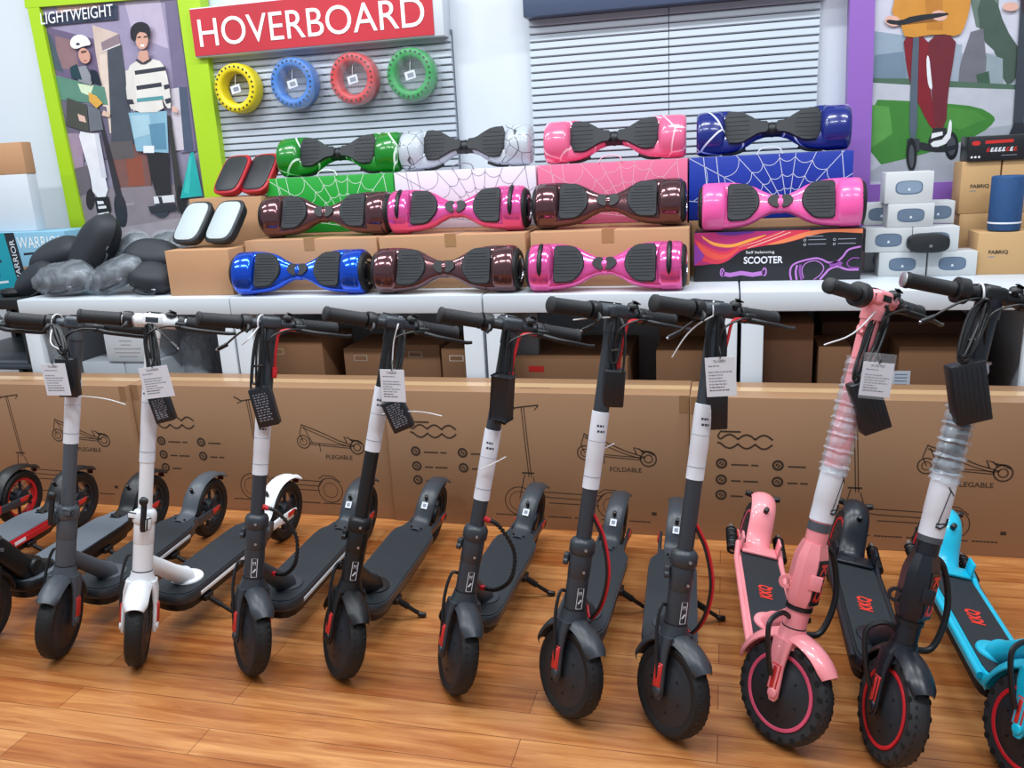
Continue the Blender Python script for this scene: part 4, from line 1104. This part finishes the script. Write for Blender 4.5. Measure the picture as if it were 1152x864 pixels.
    if wrap:
        b = MB(); w0, w1 = wrap
        b.lathe([(sr, w0), (sr + .0016, w0 + .0005), (sr + .0016, w0 + (w1 - w0) * .35), (sr + .0022, w0 + (w1 - w0) * .36), (sr + .0022, w1 - .0005), (sr, w1)], (0, 0, 0), (0, 0, 1), PAPER, n=28)
        if K:
            for ang, pts in ((.0, None),):
                def W(pp, ww):
                    P = [Vector((math.sin(u) * (sr + .0032), -math.cos(u) * (sr + .0032), v)) for u, v in pp]
                    b.tube(P, ww, BLACK, n=5)
                W([(-.35 + .0, w0 + .025), (.0, w0 + .022), (.5, w0 + .03), (.55, w0 + .045)], .0022); W([(-.35, w0 + .03), (.5, w0 + .034)], .0018)
                W([(-.25, w0 + .03), (.15, w0 + .105)], .0010); W([(-.1, w0 + .112), (.15, w0 + .105), (.6, w0 + .095)], .0012)
        else:
            for k, (v, u0, u1) in enumerate(((w1 - .035, -.9, -.1), (w1 - .048, -.8, .1))):
                P = [(u0 + (u1 - u0) * i / 10) for i in range(11)]
                for i in range(0, 10):
                    if i % 4 == 3: continue
                    a, d2 = P[i], P[i + 1]; q = sr + .0026
                    b.poly([(math.sin(a) * q, -math.cos(a) * q, v), (math.sin(d2) * q, -math.cos(d2) * q, v), (math.sin(d2) * q, -math.cos(d2) * q, v + .005), (math.sin(a) * q, -math.cos(a) * q, v + .005)], INK)
            b.tube([(math.sin(a) * (sr + .0024), -math.cos(a) * (sr + .0024), w0 + .03) for a in [2 * pi * i / 24 for i in range(25)]], .0005, INKL, n=4)
            b.tube([(math.sin(a) * (sr + .0024), -math.cos(a) * (sr + .0024), w1 - .07) for a in [2 * pi * i / 24 for i in range(25)]], .0005, INKL, n=4)
        o = b.build('paper_wrap', root, matrix=TB, smooth=30); o['label'] = 'white paper wrapped round the stem'
    # ---- handlebar
    bm_ = barp or DGREY if not K else (paint if paint is PINKP else BLACK)
    if barp: bm_ = barp
    b = MB()
    b.cyl((-.155, .0, S), (.155, .0, S), .0125 if not K else .0145, bm_, n=18)
    if barp is WHITEP: b.cyl((-.045, 0, S), (.06, 0, S), .0185, bm_, n=20)
    b.box((0, .012, S + .004), (.052, .075, .034), DGREY if not K else BLACK, bev=.010, seg=3)
    b.cyl((0, 0, S - .045), (0, 0, S - .004), sr + .002, paint, n=24)
    hb = b.build('handlebar', root, matrix=TB, smooth=45)
    b = MB(); b.box((0, .02, S + .0225), (.034, .045, .003), mat('display_glass', '#0c0f14', .12), bev=.001); b.build('display', hb, smooth=0)
    for sx in (-1, 1):
        b = MB(); L0, L1 = (.078 if sx < 0 else .085), barw / 2
        n = 22; prof = [(.0135, L0)]
        gs = .88 if K else 1
        b.lathe([(q_ * gs, h_) for q_, h_ in [(.0155, L0), (.019, L0 + .002), (.019, L0 + .006), (.0178, L0 + .008), (.0178, L1 - .010), (.0195, L1 - .008), (.0195, L1 - .003), (.016, L1), (.004, L1 + .001)]], (0, 0, S), (sx, 0, 0), gripm or GRIP, n=22)
        b.build('grip', hb, smooth=40)
    b = MB(); b.lathe([(.015, .050), (.0215, .051), (.0225, .056), (.0225, .069), (.0215, .074), (.015, .075)], (0, 0, S), (-1, 0, 0), BLACK, n=24)
    if not K: b.tube([(-.062, -.02, S - .006), (-.064, -.030, S - .014), (-.070, -.030, S - .024)], .005, BLACK, n=7, smooth=3)
    else: b.lathe([(.02, .052), (.027, .054), (.027, .075), (.02, .077)], (0, 0, S), (-1, 0, 0), BLACK, n=24)
    b.build('throttle', hb, smooth=45)
    b = MB(); b.cyl((.064, 0, S), (.080, 0, S), .019, BLACK, n=18, bev=.002); b.box((.074, -.022, S - .006), (.030, .028, .020), BLACK, bev=.004)
    b.tube([(.070, -.028, S - .010), (.105, -.048, S - .014), (.150, -.050, S - .016), (.195, -.040, S - .018), (.215, -.034, S - .016)], lambda u: .0065 - .002 * u, BLACK, n=8, smooth=4)
    b.build('brake_lever', hb, smooth=50)
    if bell:
        b = MB(); b.cyl((.046, -.004, S + .008), (.046, -.008, S + .018), .007, BLACK, n=12); b.lathe([(.001, .012), (.009, .010), (.0135, .006), (.0145, 0), (.013, -.001)], (.046, -.008, S + .018), (0, -.2, 1), BLACK, n=20)
        b.box((.050, -.014, S + .030), (.020, .012, .003), BLACK, bev=.001, R=Matrix.Rotation(.3, 3, 'Y')); b.build('bell', hb, smooth=45)
    if K:
        b = MB(); b.cyl((-barw / 2 - .0005, 0, S), (-barw / 2 - .004, 0, S), .0165, SILVER if paint is NAVYBLK else BLACK, n=22, bev=.002); b.build('grip_end_cap', hb)
        if paint is PINKP:
            b = MB(); b.lathe([(.007, -.003), (.012, -.003), (.012, .003), (.007, .003)], (-.03, 0, S - .07), (0, 1, 0), paint, n=14, closed=True); b.build('hook', root, matrix=TB)
    # ---- neck and deck
    ztop = .137 if not K else .150; dw = .070 if not K else .062
    b = MB(); n0 = Tst @ Vector((0, 0, .085 if not K else .10)); 
    n0 = Tst @ Vector((0, 0, s0 + .075)); n1 = Vector((0, .225, ztop + .004))
    b.loft([[n0.lerp(n1, t) + Vector((ca * rx, sa * .3 * rz, sa * rz)) for ca, sa in S16] for t, rx, rz in ((0, .020, .022), (.3, .022, .024), (.75, .024, .026), (.93, .028, .030), (1.0, .034, .034))], paint)
    if neckfold:
        S8 = seT(16, 4)
        b.loft([[(c_ * hx, yv + s_ * .0, zv + s_ * hz_) for c_, s_ in S8] for hx, yv, zv, hz_ in ((.030, .03, .300, .050), (.034, .07, .285, .052), (.036, .12, .225, .055), (.036, .17, .165, .048), (.044, .21, .135, .035), (.046, .25, .130, .026))], paint)
        b.cyl((.034, .075, .315), (.040, .075, .315), .006, SILVER, n=10); b.cyl((.034, .075, .275), (.040, .075, .275), .006, SILVER, n=10)
        b.cyl((-.046, .185, .165), (.046, .185, .165), .024, paint, n=18, bev=.003)
    b.lathe([(.034, 0), (.046, -.004), (.048, -.010)], (0, .236, ztop + .008), (0, 0, 1), paint, n=24)
    b.build('neck', root, smooth=50)
    if not K: out = [(0, .128), (.030, .131), (.052, .142), (.066, .165), (dw, .20), (dw, .56), (.066, .60), (.050, .63), (.044, .665), (.0, .668)]
    else: out = [(0, .118), (.048, .122), (.058, .135), (dw, .16), (dw, .62), (.058, .655), (.0, .66)]
    full = out + [(-px, py) for px, py in out[-2:0:-1]]
    body = deckcol or (paint if K else DGREY)
    b = MB(); 
    b.prism(full, body, ztop - .034, ztop - .003, inset=.02)
    b.prism([(px * .86, .13 + (py - .13) * .94 + .01) for px, py in full], BLACK, ztop - .058, ztop - .033)
    dk = b.build('deck', root, smooth=40)
    b = MB(); T = Matrix.Translation((0, 0, 0))
    ins = [(px * (.93 if not K else .86), .40 + (py - .40) * (.965 if not K else .95)) for px, py in full]
    b.prism(ins, matm, ztop - .004, ztop)
    b.build('deck_mat', dk, smooth=0)
    if K:
        b = MB(); b.text('KKQ', .070, .040, frame((.020, .36, ztop + .0008), (0, 1, 0), (-1, 0, 0), (0, 0, 1)), mat('logo_red', '#e2392c', .4), extr=.0004, bold=.035); b.build('logo', dk, smooth=0)
        b = MB()
        for sx in (-1, 1):
            b.tube([(sx * .0635, .14, ztop - .012), (sx * .065, .30, ztop - .010), (sx * .065, .58, ztop - .010), (sx * .060, .65, ztop + .01)], .0085, body, n=8)
        b.build('side_rail', dk, smooth=50)
    if side:
        for sx in (-1, 1):
            b = MB(); b.box((sx * (dw + .0005), .38, ztop - .022), (.004, .36, .020 if side is REDP else .011), side, bev=.0015)
            if side is REDP: 
                b.box((sx * (dw + .003), .30, ztop - .018), (.001, .07, .012), PAPER); b.box((sx * (dw + .003), .42, ztop - .018), (.001, .05, .012), PAPER)
            b.build('side_strip', dk, smooth=0)
    # ---- rear
    ya = .80; rw = r
    wheel(root, (0, ya, rw), rw, None, honey=K, rear=True, spokes=spokes or (None if K else HUBM), ring=ring if K else None)
    b = MB()
    for sx in (-1, 1):
        b.loft([[(sx * xo + c_ * .0055, yv + s_ * 0, zv + s_ * hh) for c_, s_ in S12] for xo, yv, zv, hh in ((.040, .62, ztop - .02, .014), (.041, .70, rw + .005, .016), (.041, .78, rw, .017), (.041, .815, rw, .012))], rearpaint if K or paint is WHITEP else DGREY)
        b.cyl((sx * .040, ya, rw), (sx * .050, ya, rw), .012, BLACK, n=12, bev=.002)
    rf = b.build('rear_fork', root, smooth=50)
    for sx in (-1, 1):
        b = MB(); b.box((sx * .0475, .775, rw + .008), (.004, .046, .018), REDREF, bev=.002); b.build('reflector', rf, smooth=40)
    b = MB()
    if not K:
        path = [(.602, ztop + .002), (.640, ztop + .003), (.665, ztop + .012), (.684, .180), (.703, .204), (.730, .224), (.762, .235), (.80, .238), (.840, .232), (.870, .219), (.890, .208), (.902, .206)]
        pp = [(v.x, v.y) for v in spline([Vector((p_[0], p_[1], 0)) for p_ in path], 3)]
        fender(b, pp, .030, rearpaint, arch=.006)
        for sx in (-1, 1): b.cyl((sx * .017, .615, ztop + .004), (sx * .017, .615, ztop + .0085), .0035, BLACK, n=8)
        b.build('rear_fender', root, smooth=60)
        b = MB(); b.cyl((0, .700, .208), (0, .692, .226), .006, BLACK, n=10, bev=.001); b.build('fender_hook', root)
        b = MB(); b.box((0, .895, .190), (.022, .008, .016), mat('dark_red_lens', '#5a1618', .3), bev=.002); b.build('tail_light', root)
        if sticker:
            b = MB(); b.box((0, .684, .193), (.020, .022, .0012), PAPER, R=Matrix.Rotation(rad(52), 3, 'X')); b.box((0, .6835, .1937), (.011, .011, .0014), INKL, R=Matrix.Rotation(rad(52), 3, 'X'))
            b.build('sticker', root, smooth=0)
    else:
        path = [(.615, ztop + .004), (.655, ztop + .008), (.682, .185), (.700, .220), (.722, .250), (.752, .268), (.785, .272), (.812, .262), (.826, .250)]
        pp = [(v.x, v.y) for v in spline([Vector((p_[0], p_[1], 0)) for p_ in path], 3)]
        fender(b, pp, .036, rearpaint, arch=.010)
        b.box((0, .630, ztop + .006), (.10, .055, .010), rearpaint, bev=.004)
        for sx in (-1, 1): b.box((sx * .053, .640, ztop + .022), (.007, .05, .045), rearpaint, bev=.003)
        b.build('rear_fender', root, smooth=60)
        b = MB(); b.cyl((0.004, .716, .245), (0.004, .704, .262), .008, BLACK, n=12, bev=.002)
        for sx in (-1, 1):
            b.cyl((sx * .030, .800, .258), (sx * .052, .800, .262), .009, BLACK, n=12, bev=.002)
        b.build('fender_hook', root)
        for sx in (-1, 1):
            b = MB(); b.cyl((sx * .072, .640, .135), (sx * .072, .780, .150), .008, SILVER, n=10); 
            hel = [(sx * .072 + math.cos(t) * .014, .655 + t * .0021, .137 + t * .0002 + math.sin(t) * .014) for t in [i * .5 for i in range(96)]]
            b.tube(hel, .0032, BLACK, n=6); b.cyl((sx * .072, .640, .135), (sx * .072, .660, .138), .017, BLACK, n=14, bev=.003); b.build('spring_damper', root)
    # ---- kickstand on the rider's left
    if stand:
        kx, ky = stand; fz = kx * math.tan(rad(max(lean, 0))) + .004
        k0 = Vector((.060, ky - .03, ztop - .050)); k1 = Vector((kx, ky, fz + .006)); dd = (k1 - k0).normalized()
        b = MB(); b.box(k0, (.03, .04, .018), BLACK, bev=.003); b.tube([k0, k0.lerp(k1, .5), k1], .0062, BLACK, n=8)
        for k in range(6): b.cyl(k0.lerp(k1, .12 + k * .07), k0.lerp(k1, .12 + k * .07) + dd * .003, .0095, BLACK, n=9)
        b.cyl(k1 - Vector((.006, .004, -.002)), k1 + Vector((.016, .004, .0)), .0075, BLACK, n=10, bev=.002)
        b.build('kickstand', root, smooth=50)
    # ---- cables
    if coil:
        P = [Tst @ Vector((.020, -.004, .345)), Tst @ Vector((.055, .01, .33)), Tst @ Vector((.100, .03, .27)), Tst @ Vector((.105, .03, .20)), Tst @ Vector((.07, .05, .155)), n0.lerp(n1, .35) + Vector((.024, 0, 0))]
        P = spline(P, 14); rings = []; b = MB()
        b.tube(P, .0042, BLACK, n=7)
        for k in range(1, len(P) - 1, 2):
            d = (P[k + 1] - P[k - 1]).normalized(); b.cyl(P[k] - d * .0016, P[k] + d * .0016, .0062, BLACK, n=8)
        for q, d in ((P[0], P[1]), (P[-1], P[-2])):
            dd = (d - q).normalized(); b.cyl(q - dd * .004, q + dd * .012, .007, REDP, n=8)
        b.build('brake_cable', root, smooth=50)
    if redcable:
        P = [Tst @ Vector((.018, -.004, .385)), Tst @ Vector((.050, .0, .33)), Tst @ Vector((.072, .0, .25)), Tst @ Vector((.066, .01, .17)), Tst @ Vector((.04, .03, .12)), n0.lerp(n1, .4) + Vector((.02, 0, 0))]
        b = MB(); b.tube(P, .0036, REDP, n=7, smooth=8); b.tube([p_ + Vector((-.006, -.004, 0)) for p_ in P], .003, BLACK, n=7, smooth=8); b.build('brake_cable', root, smooth=50)
    if K:
        P = [Tst @ Vector((.012, .026, .34)), Tst @ Vector((.060, .06, .31)), Tst @ Vector((.088, .06, .22)), Tst @ Vector((.07, .04, .135)), Tst @ Vector((.02, .02, .125))]
        b = MB(); b.tube(P, .0075, BLACK, n=8, smooth=8); b.build('brake_cable', root, smooth=50)
    # short front cable to the fork
    b = MB(); sx = -1
    Q = [(-.020, .012, s0 + .085), (-.040, .012, s0 + .083), (-.052, .002, s0 + .03), (-.050, -.012, .055), (-.045, -.014, .02)]
    if K: Q = [(-.015, .0, .165), (-.05, .004, .178), (-.085, .004, .155), (-.075, -.004, .09), (-.056, -.010, .04)]
    b.tube(Q, .0042 if not K else .006, BLACK, n=7, smooth=7); b.build('front_cable', root, matrix=TS, smooth=50)
    if redcable is not None or coil:
        b = MB(); Q = [(.070, -.03, S - .010), (.02, -.034, S - .016), (.010, -.034, S - .06), (.014, -.022, S - .12)]
        b.tube(Q, .0036, REDP, n=7, smooth=7); b.box((.014, -.021, S - .125), (.013, .010, .03), REDP, bev=.003); o = b.build('charge_port_cover', root, matrix=TB, smooth=50); o['label'] = 'red cable and red port cover'
    Q = [(.072, -.034, S - .008), (.03, -.045, S - .012), (-.01, -.036, S - .04), (.0, -.022, S - .10)]
    b = MB(); b.tube(Q, .0026, BLACK, n=6, smooth=7); b.build('lever_cable', root, matrix=TB, smooth=50)
    root['_'] = 0
    del root['_']
    return root, A, TB, S

S1 = scooter('slate grey kick scooter with black folding lever, leftmost with its whole stem in view', -1.825, 1.74, 2.9, 14, 5.8, paint=SLATE, S=.835, lever=-1, barp=SLATE, wrap=(.50, .68), side=WHITET, bell=False, logo=False)
S2 = scooter('white kick scooter with a white stem and white front fork', -1.573, 1.746, -1.2, 29.5, 4.6, paint=WHITEP, rearpaint=WHITEP, S=.84, lever=1.35, stand=(.138, .265), wrap=(.455, .69), side=WHITEP, barp=WHITEP, logo=False)
S3 = scooter('dark grey kick scooter with red cable, right of the white one', -1.24, 1.758, 1.1, 46, 5.6, S=.83, wrap=(.43, .60), coil=True, sticker=True, side=WHITET)
S4 = scooter('black kick scooter with a black folding collar, fourth full stem from the left', -.995, 1.79, 1.1, 42, 11, paint=BLACK, rearpaint=DGREY, S=.835, wrap=(.50, .67), sticker=True, stand=(.134, .30))
S5 = scooter('dark grey kick scooter with black coiled brake hose, in the middle of the row', -.672, 1.78, -1.8, 34, 10, S=.83, wrap=(.39, .57), coil=True, sticker=True)
S6 = scooter('dark grey kick scooter with big upright front wheel, right of the middle one', -.373, 1.735, -1.9, 47, 7.2, S=.862, wrap=(.445, .63), redcable=True, sticker=True)
S7 = scooter('dark grey kick scooter directly left of the pink one', -.128, 1.703, 2.3, 41, 7.2, S=.868, wrap=(.487, .66), redcable=True, sticker=True)
S8 = scooter('pink kick scooter with plastic wrapped stem and red hub ring', .108, 1.73, 3.0, 42, 13, style='K', paint=PINKP, S=.895, wrap=(.395, .52), ring=mat('ring_pink', '#d2506e', .4), barw=.34)
S9 = scooter('blue black kick scooter with red letters and red hub ring, right of the pink one', .337, 1.705, 0, 14, 11.3, style='K', paint=NAVYBLK, S=.90, wrap=(.385, .52), ring=REDP)
S10 = scooter('bright cyan kick scooter cut by the right edge', .60, 1.68, 2, 24, 12, style='K', paint=CYANP, S=.90, wrap=(.385, .52), ring=REDP)
SC_ = scooter('black kick scooter with thick folding neck and grey deck, left of the slate one', -2.09, 1.74, 2, 5, 3, paint=BLACK, matm=GREYMAT, neckfold=True, deckcol=BLACK, S=.835, wrap=None, logo=False, bell=False)
SB_ = scooter('kick scooter with red sided grey deck near the left edge', -2.40, 1.74, 3, 5, 3, paint=BLACK, matm=GREYMAT, deckcol=REDP, side=REDP, S=.835, wrap=None, logo=False, bell=False, spokes=HUBM)
SA_ = scooter('kick scooter of which only the red and black rear wheel shows at the left edge', -2.66, 1.73, 3, 48, 3, paint=BLACK, matm=GREYMAT, deckcol=REDP, side=REDP, S=.835, wrap=None, logo=False, bell=False, spokes=REDP)

# ================================================================== chargers and tags
def world(sc, v): root, A, TB, S = sc; return A @ (TB @ Vector((v[0], v[1], S + v[2])))
def charger(sc, label, px_, py_, tilt, face='text', size=(.056, .030, .105), dy=-.05, hang=(-.03, -.004), tiepx=None, loops=3, plug=True, seed=1):
    p0 = world(sc, (hang[0], -.012, hang[1])); Y = world(sc, (0, 0, -.1)).y + dy
    p = at(px_, py_, Y); w, d, h = size
    t = thing('charger', label, 'charger', p, (0, 0, 0))
    Rm = Matrix.Rotation(rad(tilt), 3, 'Y')
    b = MB(); b.box((0, 0, 0), (w, d, h), CHARG, bev=.004, R=Rm @ Matrix.Rotation(rad(14), 3, 'Z'))
    b.build('body', t, smooth=45)
    R2 = Rm @ Matrix.Rotation(rad(14), 3, 'Z')
    if face == 'text':
        b = MB(); rnd = random.Random(seed)
        Tf = (R2.to_4x4()) @ frame((0, -d / 2 - .0005, 0), (1, 0, 0), (0, 0, 1), (0, -1, 0))
        for k in range(11):
            v = h * .34 - k * h * .066
            u0 = -w * .32; 
            while u0 < w * .28:
                L = rnd.uniform(.003, .010); b.ribbon([(u0, v), (min(u0 + L, w * .33), v)], .0028, Tf, INKL); u0 += L + .003
        b.build('rating_print', t, smooth=0)
    else:
        b = MB()
        Tf = (R2.to_4x4()) @ frame((0, -d / 2 - .0004, 0), (1, 0, 0), (0, 0, 1), (0, -1, 0))
        for k in range(6): b.ribbon([(-w * .36 + k * w * .14, -h * .42), (-w * .36 + k * w * .14, h * .42)], .0016, Tf, BLACK)
        b.build('cooling_ribs', t, smooth=0)
    topc = Rm @ Vector((0, 0, h / 2)); q0 = p0 - p
    rnd = random.Random(seed * 7 + 3)
    b = MB()
    for k in range(loops):
        e = topc + Vector((rnd.uniform(-.01, .01), -.004, rnd.uniform(.004, .03)))
        m1 = q0.lerp(e, .5)
        wd = rnd.uniform(.008, .020)
        b.tube([q0 + Vector((0, -.004 * k, 0)), q0.lerp(e, .3) + Vector((wd, -.006, 0)), e + Vector((wd * .7, -.004, 0)), e + Vector((0, -.006, -.012)), e + Vector((-wd * .7, -.004, .0)), q0.lerp(e, .3) + Vector((-wd, -.010, 0))], .0030, BLACK, n=6, smooth=5, closed=True)
    b.tube([q0 + Vector((.004, -.012, 0)), q0.lerp(topc, .5) + Vector((.004, -.012, 0)), topc], .0042, BLACK, n=6, smooth=5)
    b.tube([topc.lerp(q0, .35) + Vector((-.014, -.01, 0)), topc.lerp(q0, .35) + Vector((.014, -.012, .003))], .0035, BLACK, n=6)
    b.build('cable_coil', t, smooth=50)
    b = MB(); bar = world(sc, (hang[0], 0, 0)) - p
    b.tube([bar + Vector((0, math.cos(a) * .022, math.sin(a) * .022)) for a in [2 * pi * i / 16 for i in range(16)]], .0022, TIEW, n=6, closed=True)
    if tiepx:
        b.tube([bar + Vector((0, -.022, -.006))] + [at(u, v, Y - .01) - p for u, v in tiepx], .0018, TIEW, n=6, smooth=4)
    b.build('zip_tie', t, smooth=50)
    if plug:
        u, v = plug if isinstance(plug, tuple) else (None, None)
        if u:
            e = at(u, v, Y) - p; b = MB(); dd = (q0 - e).normalized()
            b.tube([e + dd * .02, e.lerp(q0, .6) + Vector((0, -.01, .012)), q0], .0028, BLACK, n=6, smooth=5); b.cyl(e, e + dd * .028, .0055, BLACK, n=10); b.cyl(e - dd * .004, e, .0035, SILVER, n=8)
            b.build('plug', t, smooth=50)
    return t
def price_tag(label, px_, py_, wpx, hpx, tilt, Y, title, holder=False):
    c = at(px_, py_, Y); w = (at(px_ + wpx / 2, py_, Y) - at(px_ - wpx / 2, py_, Y)).length; h = (at(px_, py_ + hpx / 2, Y) - at(px_, py_ - hpx / 2, Y)).length
    t = thing('price_tag', label, 'tag', c, (0, rad(tilt), 0))
    b = MB(); b.box((0, 0, 0), (w, .0012, h), PAPER)
    T = face_T(-w / 2, -.0012, -h / 2)
    b.text(title, w * .42, h * .065, T @ Matrix.Translation((w * .27, h * .87, 0)), INK)
    rnd = random.Random(px_)
    for k in range(9):
        v = h * (.79 - k * .078)
        if k == 1: continue
        u = w * .10; end = w * rnd.uniform(.45, .9)
        while u < end:
            L = rnd.uniform(.003, .009); b.ribbon([(u, v), (min(u + L, end), v)], .0016, T, INKL if k < 7 else INK); u += L + .0014
    b.build('card', t, smooth=0)
    if holder:
        b = MB(); b.box((0, -.002, h * .10), (w * 1.04, .0008, h * 1.35), FILMC); b.build('holder', t, smooth=0)
    b = MB(); b.tube([(0, -.001, h * .47), (.002, -.004, h * .56), (0, .01, h * .75)], .0012, BLACK, n=5, smooth=4); b.build('string', t)
    return t
def topY(sc): return world(sc, (0, 0, -.1)).y
charger(S1, 'dark grey charger hanging from the slate grey scooter, half behind its tag', 77, 424, 5, size=(.052, .03, .11), face='rib', tiepx=[(57, 385), (66, 393)], loops=4, seed=2, hang=(-.05, -.004))
price_tag('white paper tag hanging on the slate grey scooter at the left', 63, 427, 27, 35, -1, topY(S1) - .08, 'TU-GREY')
charger(S2, 'black charger with white print hanging from the white scooter', 183, 459, -12, seed=3, loops=4, hang=(-.005, -.004), size=(.052, .028, .075), plug=(200, 392))
price_tag('white paper tag hanging on the white scooter', 176, 430, 33, 34, -7, topY(S2) - .08, 'TU-WHITE')
charger(S3, 'black charger with white print on the dark grey scooter right of the white one', 298, 457, -10, seed=4, loops=3, hang=(-.02, -.004), plug=(245, 393), tiepx=[(281, 380), (272, 388)])
charger(S4, 'black charger below the white tag of the black scooter', 448, 466, -21, seed=5, loops=4, hang=(.02, -.004), size=(.056, .03, .085), tiepx=[(448, 365), (443, 385), (441, 415)])
price_tag('white paper tag hanging on the black scooter in front of its charger', 442, 434, 27, 36, 1, topY(S4) - .09, 'TU-BLACK')
charger(S5, 'black ribbed charger on the middle scooter with the coiled hose', 565, 447, -174, face='rib', seed=6, loops=4, hang=(-.01, -.004), size=(.046, .03, .108))
charger(S6, 'dark charger hanging right of the stem of the scooter with the big upright wheel', 690, 436, 5, face='rib', seed=7, loops=2, hang=(0, -.004), size=(.05, .03, .09), dy=-.02, plug=(655, 372), tiepx=[(663, 358), (645, 360)])
charger(S7, 'dark charger behind the tag of the scooter left of the pink one', 805, 458, 0, face='rib', seed=8, loops=4, hang=(-.01, -.004), size=(.05, .03, .10), dy=-.02, plug=(752, 380), tiepx=[(785, 365), (770, 380), (756, 402)])
price_tag('white paper tag in a clear holder on the scooter left of the pink one', 811, 424, 34, 44, -4, topY(S7) - .08, 'TU-GREY')
charger(S8, 'black charger hanging from the pink scooter', 977, 456, -18, face='rib', seed=9, loops=6, hang=(.012, -.006), size=(.062, .034, .118), tiepx=[(960, 375), (927, 388)])
price_tag('white paper tag in a clear holder hanging on the pink scooter', 986, 427, 35, 38, 5, topY(S8) - .09, 'KKQ', holder=True)
charger(S9, 'large black charger hanging from the blue black scooter', 1089, 441, -11, face='rib', seed=10, loops=6, hang=(-.02, -.006), size=(.072, .036, .128), plug=(1036, 362))
# loose zip tie tails
def tie(label, pts, Y, sc=None):
    b = MB(); P = [at(u, v, Y) for u, v in pts]; b.tube(P, .0016, TIEW, n=6, smooth=4)
    o = b.build('zip_tie', smooth=50); tag(o, label, 'zip tie'); return o
tie('white zip tie end sticking out behind the slate grey stem, before the carton', [(80, 447), (95, 446), (120, 449), (141, 455)], topY(S1) - .02 - .03)
tie('white zip tie end right of the charger on the black scooter', [(430, 466), (458, 463), (478, 464), (497, 468)], topY(S4) - .05)
tie('white zip tie end sticking out right of the middle scooter stem', [(541, 528), (556, 521), (569, 514)], 1.86)
tie('white zip tie end on the stem with the big upright wheel', [(660, 509), (678, 505), (691, 499)], 1.88)
